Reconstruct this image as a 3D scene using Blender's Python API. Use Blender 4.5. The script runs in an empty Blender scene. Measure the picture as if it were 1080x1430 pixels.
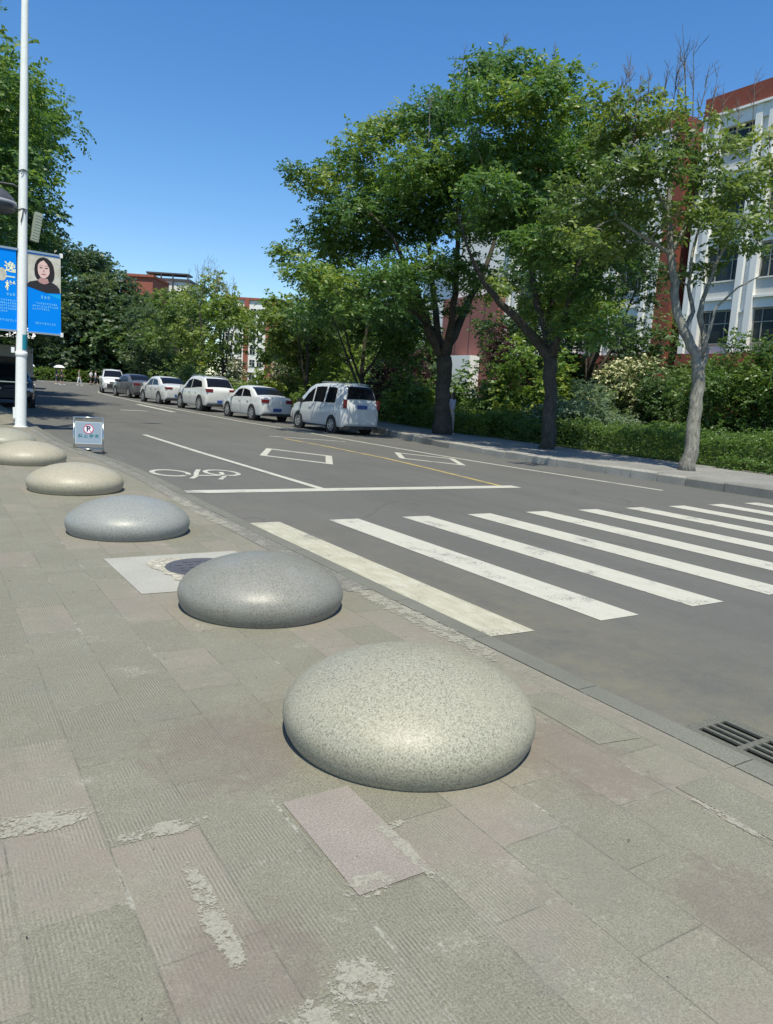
import bpy, bmesh, math, random
import numpy as np
from mathutils import Vector, Matrix
random.seed(7); rng = np.random.default_rng(7)
SC = bpy.context.scene
COL = SC.collection
R = math.radians

# ------------------------------------------------------------------ camera
CH = 1.65; YAW, PIT, ROL = R(32.3), R(8.81), R(3.49); FPX = 1037.0
fw = Vector((math.sin(YAW)*math.cos(PIT), math.cos(YAW)*math.cos(PIT), -math.sin(PIT)))
rt0 = Vector((math.cos(YAW), -math.sin(YAW), 0)); up0 = rt0.cross(fw)
rt = rt0*math.cos(ROL) + up0*math.sin(ROL); up = -rt0*math.sin(ROL) + up0*math.cos(ROL)
cd = bpy.data.cameras.new("camera"); cam = bpy.data.objects.new("camera", cd); COL.objects.link(cam)
cd.sensor_fit = 'HORIZONTAL'; cd.sensor_width = 36; cd.lens = 36*FPX/1080
cd.clip_start = .05; cd.clip_end = 3000
M = Matrix((rt, up, -fw)).transposed().to_4x4(); M.translation = (0, 0, CH); cam.matrix_world = M
SC.camera = cam

# ------------------------------------------------------------------ light
SUN_EL = R(66); SUN_AZ = R(207)            # azimuth measured from +Y towards +X
sv = Vector((math.sin(SUN_AZ)*math.cos(SUN_EL), math.cos(SUN_AZ)*math.cos(SUN_EL), math.sin(SUN_EL)))
w = bpy.data.worlds.new("World"); SC.world = w; w.use_nodes = True
wn = w.node_tree; bg = wn.nodes['Background']
sky = wn.nodes.new('ShaderNodeTexSky'); sky.sky_type = 'NISHITA'; sky.sun_disc = False
sky.sun_elevation = SUN_EL; sky.sun_rotation = SUN_AZ
sky.air_density = 1.0; sky.dust_density = 0.5; sky.ozone_density = 2.0; sky.altitude = 0
hs = wn.nodes.new('ShaderNodeHueSaturation'); hs.inputs['Saturation'].default_value = 1.32; hs.inputs['Hue'].default_value = .503
wn.links.new(sky.outputs[0], hs.inputs['Color']); wn.links.new(hs.outputs[0], bg.inputs[0]); bg.inputs[1].default_value = 0.157
sl = bpy.data.lights.new("sun", 'SUN'); so = bpy.data.objects.new("sun", sl); COL.objects.link(so)
sl.energy = 5.0; sl.angle = R(0.53); sl.color = (1, .945, .78)
so.rotation_euler = sv.to_track_quat('Z', 'Y').to_euler(); so.location = (0, 0, 60)
SC.cycles.diffuse_bounces = 6; SC.cycles.max_bounces = 14
SC.view_settings.view_transform = 'Standard'; SC.view_settings.look = 'None'
SC.view_settings.exposure = 0.15; SC.view_settings.gamma = 1

# ------------------------------------------------------------------ measuring helpers (ground shape, pixel -> place)
def G(Y):
    d = max(0.0, Y-14); return .0125*(d*d/(d+8))
def smooth(t): t = max(0, min(1, t)); return t*t*(3-2*t)
def PZ(Y): return .035 + .085*smooth((Y-9)/6) + G(Y)          # near pavement level
def ray(px, py): return fw + rt*((px-540)/FPX) - up*((py-715)/FPX)
def at(px, py, off=0.0):
    "the ground point seen at a photo position"
    d = ray(px, py); t = .5
    while t < 600:
        p = d*t
        if CH+p.z < G(p.y)+off: break
        t += .02
    return Vector((p.x, p.y, CH+p.z))
def scale_at(X, Y): return FPX/(Vector((X, Y, -CH)).dot(fw))
def deep(px, py, dep):
    "the point at a depth (metres ahead) seen at a photo position"
    p = ray(px, py)*dep; return Vector((p.x, p.y, CH+p.z))

# ------------------------------------------------------------------ materials
def mat(name, col=(.5,.5,.5), rough=.6, metal=0, spec=.5, emit=None):
    m = bpy.data.materials.new(name); m.use_nodes = True
    b = m.node_tree.nodes['Principled BSDF']
    b.inputs['Base Color'].default_value = (*col, 1); b.inputs['Roughness'].default_value = rough
    b.inputs['Metallic'].default_value = metal; b.inputs['Specular IOR Level'].default_value = spec
    return m
class N:
    "tiny node-graph helper"
    def __init__(s, m): s.m = m; s.t = m.node_tree; s.b = s.t.nodes['Principled BSDF']; s.l = s.t.links.new
    def n(s, ty, **kw):
        x = s.t.nodes.new('ShaderNode'+ty)
        for k, v in kw.items(): setattr(x, k, v)
        return x
    def co(s, scale=(1,1,1), rot=0, loc=(0,0,0), obj=True):
        c = s.n('TexCoord'); mp = s.n('Mapping'); s.l(c.outputs['Object' if obj else 'Generated'], mp.inputs[0])
        mp.inputs['Scale'].default_value = scale; mp.inputs['Rotation'].default_value = (0,0,rot); mp.inputs['Location'].default_value = loc
        return mp.outputs[0]
    def noise(s, sc, det=4, ro=.55, v=None, out='Fac'):
        x = s.n('TexNoise'); x.inputs['Scale'].default_value = sc; x.inputs['Detail'].default_value = det; x.inputs['Roughness'].default_value = ro
        s.l(v if v is not None else s.co(), x.inputs['Vector']); return x.outputs[out]
    def ramp(s, fac, stops, interp='LINEAR'):
        r = s.n('ValToRGB'); r.color_ramp.interpolation = interp; e = r.color_ramp.elements
        for i, (p, c) in enumerate(stops):
            if len(c) == 3: c = (*c, 1)
            if i < 2: e[i].position = p; e[i].color = c
            else: q = e.new(p); q.color = c
        s.l(fac, r.inputs[0]); return r.outputs[0]
    def f(s, fac, a, b): return s.ramp(fac, [(a, (0,0,0)), (b, (1,1,1))])
    def mix(s, fac, a, b, mode='MIX'):
        x = s.n('Mix', data_type='RGBA', blend_type=mode)
        for i, v in ((0, fac), (6, a), (7, b)):
            if hasattr(v, 'links'): s.l(v, x.inputs[i])
            elif i == 0: x.inputs[0].default_value = v
            else: x.inputs[i].default_value = (*v, 1)
        return x.outputs[2]
    def math(s, op, a, b=0):
        x = s.n('Math', operation=op)
        for i, v in enumerate((a, b)):
            if hasattr(v, 'links'): s.l(v, x.inputs[i])
            else: x.inputs[i].default_value = v
        return x.outputs[0]
    def bump(s, h, st=.3, d=.01):
        x = s.n('Bump'); x.inputs['Strength'].default_value = st; x.inputs['Distance'].default_value = d
        s.l(h, x.inputs['Height']); s.l(x.outputs[0], s.b.inputs['Normal'])
    def base(s, c): s.l(c, s.b.inputs['Base Color'])
    def rough(s, c): s.l(c, s.b.inputs['Roughness'])

def m_speckle(name, col, amt=.35, sc=60, rough=.8, big=.25, bigsc=2.0, bump=.3, spec=.3):
    m = mat(name, col, rough, spec=spec); n = N(m)
    a = n.noise(sc, 3, .7); b = n.noise(bigsc, 5, .6)
    c = n.mix(n.f(a, .35, .65), tuple(v*(1-amt) for v in col), tuple(min(1, v*(1+amt)) for v in col))
    c = n.mix(n.f(b, .3, .7), c, tuple(v*(1-big) for v in col)); x = n.t.nodes[-1] 
    c2 = n.mix(n.math('MULTIPLY', n.f(b, .35, .75), big*1.6), n.mix(n.f(a, .35, .65), tuple(v*(1-amt) for v in col), tuple(min(1, v*(1+amt)) for v in col)), tuple(v*.7 for v in col))
    n.base(c2)
    if bump: n.bump(a, bump, .004)
    return m

MT = {}
def build_materials():
    # asphalt
    m = mat('asphalt', (.1,.1,.1), .9, spec=.08); n = N(m)
    fine = n.noise(110, 3, .9); med = n.noise(9, 5, .65); big = n.noise(.35, 5, .6)
    strk = n.noise(1.0, 4, .6, v=n.co(scale=(1.3, .12, 1)))
    c = n.mix(n.f(fine, .3, .7), (.066,.066,.060), (.168,.168,.154))
    c = n.mix(n.math('MULTIPLY', n.f(big, .35, .7), .5), c, (.15,.147,.138))
    c = n.mix(n.math('MULTIPLY', n.f(strk, .45, .75), .38), c, (.080,.079,.076))
    c = n.mix(n.math('MULTIPLY', n.f(med, .5, .75), .22), c, (.18,.178,.17))
    # silt near the gutter
    sep = n.n('SeparateXYZ'); n.l(n.co(), sep.inputs[0])
    near = n.math('MULTIPLY', n.f(sep.outputs[0], .0, .0), 1)
    g1 = n.n('MapRange'); g1.inputs[1].default_value = 5.4; g1.inputs[2].default_value = 3.6; n.l(sep.outputs[0], g1.inputs[0])
    g2 = n.n('MapRange'); g2.inputs[1].default_value = 13; g2.inputs[2].default_value = 2.5; n.l(sep.outputs[1], g2.inputs[0])
    silt = n.math('MULTIPLY', n.math('MULTIPLY', g1.outputs[0], g2.outputs[0]), n.f(n.noise(1.3, 8, .8), .38, .62))
    c = n.mix(n.math('MULTIPLY', silt, .6), c, (.20,.185,.125))
    # cracks
    vo = n.n('TexVoronoi', feature='DISTANCE_TO_EDGE'); vo.inputs['Scale'].default_value = .32
    wv = n.mix(.5, n.co(), n.noise(1.6, 5, .7, out='Color'), 'ADD'); n.l(wv, vo.inputs['Vector'])
    crack = n.math('MULTIPLY', n.ramp(vo.outputs['Distance'], [(.0, (1,1,1)), (.005, (0,0,0))]), n.f(n.noise(.5, 2), .44, .54))
    c = n.mix(n.math('MULTIPLY', crack, .45), c, (.05,.05,.05))
    n.base(c); n.bump(fine, .5, .006); MT['asphalt'] = m
    # road paint
    def paint(name, col, wear, dirt=0.0):
        m = mat(name, col, .6, spec=.3); n = N(m)
        a = n.noise(60, 4, .75); b = n.noise(2.2, 5, .7); s = n.noise(3, 5, .7, v=n.co(scale=(6, .9, 1)))
        k = n.math('ADD', n.math('MULTIPLY', a, .5), n.math('MULTIPLY', b, .5))
        c = n.mix(n.f(a, .2, .8), tuple(v*.86 for v in col), col)
        c = n.mix(n.math('MULTIPLY', n.f(s, .4, .7), .25+dirt), c, tuple(v*q for v, q in zip(col, (.62, .6, .5))))
        if dirt:
            d2 = n.f(n.noise(2.6, 6, .7, v=n.co(scale=(1, 2.2, 1))), .42, .66)
            c = n.mix(n.math('MULTIPLY', d2, dirt), c, (.36,.335,.24))
        c = n.mix(n.f(k, wear, wear+.06), (.15,.15,.145), c)
        n.base(c); n.bump(a, .3, .003); return m
    MT['paint'] = paint('road_paint', (.52,.505,.43), .39)
    MT['paint_dirty'] = paint('road_paint_dusty', (.52,.50,.40), .39, .6)
    MT['paint_worn'] = paint('road_paint_worn', (.40,.39,.36), .44)
    MT['paint_yellow'] = paint('road_paint_yellow', (.50,.38,.13), .42)
    # granite paving
    m = mat('paving', (.25,.25,.23), .75, spec=.3); n = N(m)
    v = n.co(rot=R(90), loc=(0,0,0)); v = n.n('Mapping'); tc = n.n('TexCoord'); n.l(tc.outputs['Object'], v.inputs[0])
    v.inputs['Rotation'].default_value = (0,0,R(90)); v.inputs['Location'].default_value = (.62,-.205,0)
    wob = n.mix(.012, v.outputs[0], n.noise(1.2, 2, out='Color'), 'ADD')
    br = n.n('TexBrick', offset=.5, offset_frequency=2, squash=1.0)
    br.inputs['Scale'].default_value = 1; br.inputs['Brick Width'].default_value = .62; br.inputs['Row Height'].default_value = .315
    br.inputs['Mortar Size'].default_value = .0035; br.inputs['Mortar Smooth'].default_value = .1; br.inputs['Bias'].default_value = 0
    br.inputs['Color1'].default_value = (0,0,0,1); br.inputs['Color2'].default_value = (1,1,1,1); br.inputs['Mortar'].default_value = (.5,.5,.5,1)
    n.l(wob, br.inputs['Vector'])
    slab = br.outputs['Color']; mort = br.outputs['Fac']
    a = n.noise(150, 3, .95); md = n.noise(48, 6, .85); bg_ = n.noise(1.6, 8, .75)
    c = n.mix(n.f(a, .36, .64), (.088,.084,.062), (.305,.292,.218))
    c = n.mix(n.math('MULTIPLY', n.f(md, .40, .60), .5), c, (.187,.178,.135))
    c = n.mix(n.math('MULTIPLY', n.f(bg_, .40, .68), .13), c, (.137,.130,.100))
    pk = n.math('MULTIPLY', n.ramp(slab, [(.62, (0,0,0)), (.66, (1,1,1))]), n.f(n.noise(1.5, 6, .75, v=n.co(loc=(3,1,0))), .40, .58))
    c = n.mix(n.math('MULTIPLY', pk, .46), c, (.235,.187,.160))                                                      # pinkish slabs
    bl = n.math('MULTIPLY', n.f(n.noise(1.9, 7, .75, v=n.co(loc=(7,3,1))), .54, .66), n.f(md, .3, .6))
    c = n.mix(n.math('MULTIPLY', bl, .26), c, (.155,.155,.165))                                                       # bluish wear
    c = n.mix(.10, c, n.mix(slab, (.08,.077,.06), (.36,.35,.29)))
    lm = n.f(n.noise(4.5, 5, .75), .38, .56)                                                                         # joints partly filled with dust
    c = n.mix(n.math('MULTIPLY', mort, n.math('MULTIPLY', lm, .50)), c, (.070,.066,.055))
    sm = n.math('MULTIPLY', n.f(n.noise(2.0, 8, .8, v=n.co(loc=(2.3,9,0))), .58, .66), n.f(n.noise(60, 4, .85), .47, .56))
    c = n.mix(n.math('MULTIPLY', sm, .55), c, (.40,.39,.33))
    br2 = n.n('TexBrick', offset=.5, offset_frequency=2)
    for k_, vv in (('Scale', 1), ('Brick Width', .62), ('Row Height', .315), ('Mortar Size', .011), ('Mortar Smooth', .8)): br2.inputs[k_].default_value = vv
    n.l(wob, br2.inputs['Vector'])
    js = n.math('MULTIPLY', br2.outputs['Fac'], n.math('MULTIPLY', n.f(n.noise(1.9, 4, .7, v=n.co(loc=(5,1,0))), .56, .64), n.f(n.noise(45, 4, .8), .45, .56)))
    c = n.mix(n.math('MULTIPLY', js, .7), c, (.42,.41,.35))
    gb = n.math('MULTIPLY', n.f(n.noise(2.7, 7, .75, v=n.co(loc=(4,8,2))), .48, .66), n.f(n.noise(105, 3, .9), .50, .60))
    c = n.mix(n.math('MULTIPLY', gb, .42), c, (.40,.385,.32))
    n.base(c)
    # ribbed slabs on the left
    wv = n.n('TexWave', wave_type='BANDS', bands_direction='X'); wv.inputs['Scale'].default_value = 23; wv.inputs['Distortion'].default_value = 1.2; wv.inputs['Detail Scale'].default_value = 3
    n.l(n.co(), wv.inputs['Vector'])
    sp = n.n('SeparateXYZ'); n.l(n.co(), sp.inputs[0])
    lf = n.n('MapRange'); lf.inputs[1].default_value = 2.2; lf.inputs[2].default_value = 1.1; n.l(sp.outputs[0], lf.inputs[0])
    sq = n.n('TexBrick', offset=.5, offset_frequency=2)
    for k_, vv in (('Scale', 1), ('Brick Width', .62), ('Row Height', .315), ('Mortar Size', .0)): sq.inputs[k_].default_value = vv
    sq.inputs['Color1'].default_value = (0,0,0,1); sq.inputs['Color2'].default_value = (1,1,1,1); n.l(wob, sq.inputs['Vector'])
    rib = n.math('MULTIPLY', n.math('MULTIPLY', lf.outputs[0], n.f(n.noise(3.4, 7, .8), .46, .62)), wv.outputs['Fac'])
    msk = n.math('MULTIPLY', lf.outputs[0], n.f(n.noise(3.4, 7, .8), .46, .62))
    rc = n.mix(n.math('MULTIPLY', msk, .42), c, n.mix(wv.outputs['Fac'], (.070,.068,.052), (.325,.318,.25)))
    n.base(rc)
    hh = n.math('ADD', n.math('MULTIPLY', a, .45), n.math('ADD', n.math('MULTIPLY', rib, .6), n.math('MULTIPLY', n.math('SUBTRACT', 1, mort), .8)))
    n.bump(hh, .4, .004); MT['paving'] = m
    # granite domes
    def granite(name, lo, hi, ro, tint):
        ro += .13
        m = mat(name, hi, ro, spec=.5); n = N(m)
        a = n.noise(105, 3, .95); b = n.noise(190, 2, .9); g = n.noise(3.2, 4, .6)
        vo = n.n('TexVoronoi'); vo.inputs['Scale'].default_value = 120; n.l(n.co(), vo.inputs['Vector'])
        c = n.mix(n.f(a, .38, .60), lo, hi); c = n.mix(n.math('MULTIPLY', n.f(b, .5, .66), .8), c, tuple(x*1.25 for x in hi))
        c = n.mix(n.math('MULTIPLY', n.f(vo.outputs['Color'], .72, .9), .45), c, tuple(x*.5 for x in lo))
        c = n.mix(n.math('MULTIPLY', n.f(g, .45, .7), .35), c, tint)
        n.base(c); n.rough(n.ramp(n.noise(5, 4), [(.3, (ro-.06,)*3), (.7, (ro+.1,)*3)])); n.bump(a, .10, .002); return m
    MT['granite_warm'] = granite('granite_warm', (.135,.130,.096), (.372,.360,.276), .34, (.33,.30,.22))
    MT['granite_sand'] = granite('granite_sand', (.21,.192,.140), (.40,.370,.275), .34, (.37,.32,.23))
    MT['granite_grey'] = granite('granite_grey', (.108,.106,.088), (.250,.247,.208), .30, (.25,.25,.24))
    MT['granite_blue'] = granite('granite_blue', (.14,.146,.130), (.290,.300,.272), .30, (.23,.24,.24))
    MT['kerb'] = m_speckle('kerb_stone', (.22,.215,.19), .3, 60, .8, .6, 1.7)
    MT['kerb_near'] = m_speckle('kerb_near', (.165,.166,.135), .18, 80, .8, .4, 1.7)
    MT['kerb_pale'] = m_speckle('kerb_pale', (.34,.33,.29), .3, 40, .85, .7, 1.6)
    MT['rough_conc'] = m_speckle('rough_concrete', (.20,.193,.165), .45, 34, .9, .6, 3, .8)
    MT['patch'] = m_speckle('cement_patch', (.35,.345,.30), .1, 60, .85, .25, 2)
    MT['patch_rubble'] = m_speckle('broken_cement', (.38,.36,.29), .5, 22, .95, .5, 6, 1)
    MT['iron'] = m_speckle('cast_iron', (.085,.085,.095), .3, 60, .55, .3, 3)
    MT['drain_dark'] = mat('drain_dark', (.004,.004,.003), 1.0, spec=0)
    MT['grate'] = m_speckle('grate_concrete', (.125,.126,.102), .25, 60, .8)
    MT['walk'] = m_speckle('far_paving', (.25,.245,.225), .3, 25, .85, .6, 1.3)
    MT['soil'] = m_speckle('soil', (.09,.075,.05), .5, 12, .95, .4, 1.2, .8)
    MT['ground'] = m_speckle('ground_cover', (.05,.085,.022), .5, 5, .95, .5, .4, .8)
    # bark
    def bark(name, lo, hi):
        m = mat(name, hi, .9, spec=.2); n = N(m)
        a = n.noise(7, 6, .75, v=n.co(scale=(3.2,3.2,.7))); b = n.noise(3, 4, .6)
        c = n.mix(n.f(a, .35, .65), lo, hi); c = n.mix(n.math('MULTIPLY', n.f(b, .45, .7), .5), c, tuple(v*1.35 for v in hi))
        n.base(c); n.bump(a, .9, .03); return m
    MT['bark_dark'] = bark('bark_dark', (.030,.026,.020), (.085,.075,.060))
    MT['bark_mid'] = bark('bark_mid', (.030,.027,.021), (.095,.086,.070))  # darkened so the crown's shade on the trunk sits in the bark colour
    MT['bark_grey'] = bark('bark_grey', (.085,.082,.066), (.29,.283,.24))
    MT['twig'] = mat('dry_twig', (.13,.115,.10), .9)
    # foliage
    def leaf(name, stops, tr=.42, trc=None):
        m = mat(name, stops[0][1], .42, spec=.5); n = N(m)
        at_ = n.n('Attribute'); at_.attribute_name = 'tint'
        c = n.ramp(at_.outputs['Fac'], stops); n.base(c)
        t = n.n('BsdfTranslucent'); 
        n.l(n.mix(1.0, c, trc or (1.5, 1.5, .8), 'MULTIPLY'), t.inputs[0])
        ms = n.n('MixShader'); ms.inputs[0].default_value = tr
        n.l(n.b.outputs[0], ms.inputs[1]); n.l(t.outputs[0], ms.inputs[2])
        n.l(ms.outputs[0], n.t.nodes['Material Output'].inputs[0]); return m
    MT['leaf_tree'] = leaf('leaves_street_tree', [(0, (0.059,0.124,0.038)), (.55, (0.109,0.207,0.052)), (.85, (0.211,0.289,0.055)), (1, (0.310,0.348,0.070))])
    MT['leaf_olive'] = leaf('leaves_olive', [(0, (0.073,0.128,0.039)), (.5, (0.140,0.210,0.053)), (1, (0.282,0.331,0.082))])
    MT['leaf_dark'] = leaf('leaves_dark', [(0, (0.044,0.086,0.034)), (.6, (0.084,0.150,0.051)), (1, (0.154,0.223,0.075))])
    MT['leaf_far'] = leaf('leaves_far', [(0, (0.042,0.081,0.039)), (.6, (0.083,0.133,0.060)), (1, (0.157,0.199,0.072))])
    MT['leaf_lime'] = leaf('leaves_lime', [(0, (0.093,0.158,0.031)), (.5, (0.173,0.255,0.046)), (1, (0.321,0.339,0.078))])
    MT['leaf_hedge'] = leaf('leaves_hedge', [(0, (0.059,0.118,0.032)), (.6, (0.128,0.212,0.047)), (1, (0.223,0.298,0.075))])
    MT['leaf_grey'] = leaf('leaves_greygreen', [(0, (0.092,0.148,0.103)), (.6, (0.175,0.249,0.156)), (1, (0.284,0.361,0.241))])
    MT['leaf_purple'] = leaf('leaves_purple', [(0, (0.036,0.018,0.023)), (.6, (0.078,0.034,0.042)), (1, (0.143,0.065,0.065))], trc=(1.300,0.800,0.900))
    MT['leaf_flower'] = leaf('leaves_cream_flower', [(0, (0.060,0.110,0.025)), (.45, (0.120,0.170,0.040)), (.5, (0.500,0.500,0.260)), (1, (0.680,0.660,0.400))], .2, (1,1,.9))
    MT['leaf_pale'] = leaf('leaves_pale_flower', [(0, (0.060,0.100,0.030)), (.6, (0.110,0.150,0.050)), (.65, (0.380,0.360,0.240)), (1, (0.500,0.470,0.340))], .25, (1,1,.9))
    # building
    MT['wall_white'] = m_speckle('white_facade', (0.800,0.790,0.750), .04, 8, .8, .14, .5, 0)
    MT['wall_grey'] = m_speckle('grey_spandrel', (0.560,0.560,0.530), .05, 8, .8, .2, .5, 0)
    MT['wall_red'] = m_speckle('red_facade', (0.235,0.068,0.045), .10, 5, .85, .3, .7, 0)
    MT['wall_red_far'] = m_speckle('red_far', (0.300,0.100,0.070), .1, 2, .85, .2, .3, 0)
    MT['wall_rose'] = m_speckle('rose_facade', (.27,.115,.095), .10, 5, .85, .3, .7, 0)
    MT['wall_beige'] = m_speckle('beige_wall', (0.360,0.350,0.300), .08, 5, .85)
    MT['frame_alu'] = mat('window_frame', (.30,.31,.28), .4, .2)
    m = mat('window_glass', (0.012,0.016,0.018), .2, spec=.3); n = N(m)
    n.base(n.mix(n.f(n.noise(.8, 2), .4, .62), (0.008,0.012,0.014), (0.030,0.042,0.044))); MT['glass_bld'] = m
    # metal / misc
    MT['pole_white'] = m_speckle('pole_white', (0.840,0.850,0.810), .03, 9, .45, .18, 1.4, 0)
    MT['teal'] = mat('teal_wrap', (0.020,0.260,0.340), .5)
    MT['pink_tape'] = mat('pink_tape', (0.550,0.360,0.380), .6)
    MT['metal'] = mat('bracket_metal', (0.420,0.460,0.500), .35, .7)
    MT['clamp_dark'] = mat('clamp_dark', (0.060,0.060,0.060), .6)
    MT['speaker_grey'] = mat('speaker_grey', (0.300,0.340,0.260), .6)
    MT['lamp_dark'] = mat('lamp_dark', (0.055,0.060,0.070), .45)
    MT['lamp_light'] = mat('lamp_band', (0.280,0.300,0.330), .5)
    m = mat('banner_blue', (0.000,0.250,0.860), .85, spec=.1); n = N(m)
    MT['blue'] = m
    MT['blue_pale'] = mat('banner_pale_blue', (0.010,0.380,0.800), .8, spec=.1)
    MT['cyan_text'] = mat('banner_text', (0.250,0.720,0.850), .6)
    MT['cream_text'] = mat('banner_calligraphy', (0.850,0.860,0.550), .6)
    MT['white_text'] = mat('white_text', (0.800,0.850,0.880), .6)
    m = mat('photo_backdrop', (0.600,0.570,0.470), .6); n = N(m)
    n.base(n.mix(n.f(n.noise(3.5, 3), .38, .62), (0.500,0.470,0.380), (0.660,0.640,0.540))); MT['photo_bg'] = m
    MT['hair'] = mat('hair', (0.016,0.010,0.010), .55); MT['skin_print'] = mat('skin_print', (0.800,0.550,0.490), .7, spec=.1)
    MT['skin_print_shade'] = mat('skin_print_shade', (0.500,0.270,0.250), .6); MT['lips'] = mat('lips_print', (0.420,0.120,0.130), .6)
    MT['black_top'] = mat('black_top', (0.018,0.016,0.020), .7)
    MT['chrome'] = mat('steel_frame', (0.600,0.640,0.630), .22, .9)
    MT['sign_face'] = mat('sign_face', (.22,.28,.34), .5); MT['sign_rim'] = mat('sign_rim', (.32,.38,.40), .5)
    MT['sign_dark'] = mat('sign_back', (0.030,0.035,0.040), .6)
    MT['navy'] = mat('sign_navy', (0.020,0.020,0.050), .5); MT['sign_red'] = mat('sign_red', (0.420,0.060,0.110), .5); MT['sign_teal'] = mat('sign_teal', (0.040,0.160,0.180), .5)
    MT['sign_white'] = mat('sign_white', (0.720,0.720,0.760), .5)
    for k_, c_, r_ in (('white', (.62,.63,.62), .22), ('silver', (.52,.54,.54), .24), ('dark', (0.100,0.100,0.105), .25), ('black', (0.012,0.014,0.020), .2)):  # the minivan's white is greyed to put tree shade into the paint
        m = mat('car_paint_'+k_, c_, r_, spec=.5); b = m.node_tree.nodes['Principled BSDF']; b.inputs['Coat Weight'].default_value = .6; b.inputs['Coat Roughness'].default_value = .06
        n = N(m); n.base(n.mix(n.math('MULTIPLY', n.f(n.noise(3, 4), .4, .8), .12), c_, tuple(x*.75 for x in c_)))
        MT['car_'+k_] = m
    m = mat('car_glass', (0.008,0.009,0.011), .12, spec=.25); MT['car_glass'] = m
    MT['tyre'] = mat('tyre', (0.018,0.018,0.018), .85); MT['rim'] = mat('wheel_rim', (0.420,0.430,0.440), .35, .6)
    MT['trim'] = mat('black_trim', (0.020,0.020,0.022), .6); MT['tail'] = mat('tail_lamp', (0.160,0.012,0.018), .3); MT['tail_clear'] = mat('tail_clear', (0.500,0.380,0.380), .2)
    MT['head'] = mat('head_lamp', (0.550,0.600,0.620), .1); MT['plate'] = mat('plate_blue', (0.030,0.070,0.240), .5); MT['gasket'] = mat('door_gap', (0.120,0.120,0.120), .7)
    MT['skin'] = mat('skin', (0.450,0.280,0.210), .6)
    for k_, c_ in dict(cl_white=(0.700,0.700,0.700), cl_lilac=(0.360,0.350,0.420), cl_beige=(0.340,0.300,0.250), cl_dark=(0.025,0.028,0.035), cl_navy=(0.030,0.040,0.080), cl_grey=(0.220,0.220,0.240), cl_green=(0.200,0.250,0.170), cl_pink=(0.500,0.300,0.330)).items(): MT[k_] = mat(k_, c_, .8)
    MT['umb_white'] = mat('umbrella_white', (0.780,0.780,0.780), .7); MT['bollard'] = mat('bollard_white', (0.620,0.620,0.600), .7)
build_materials()

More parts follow.
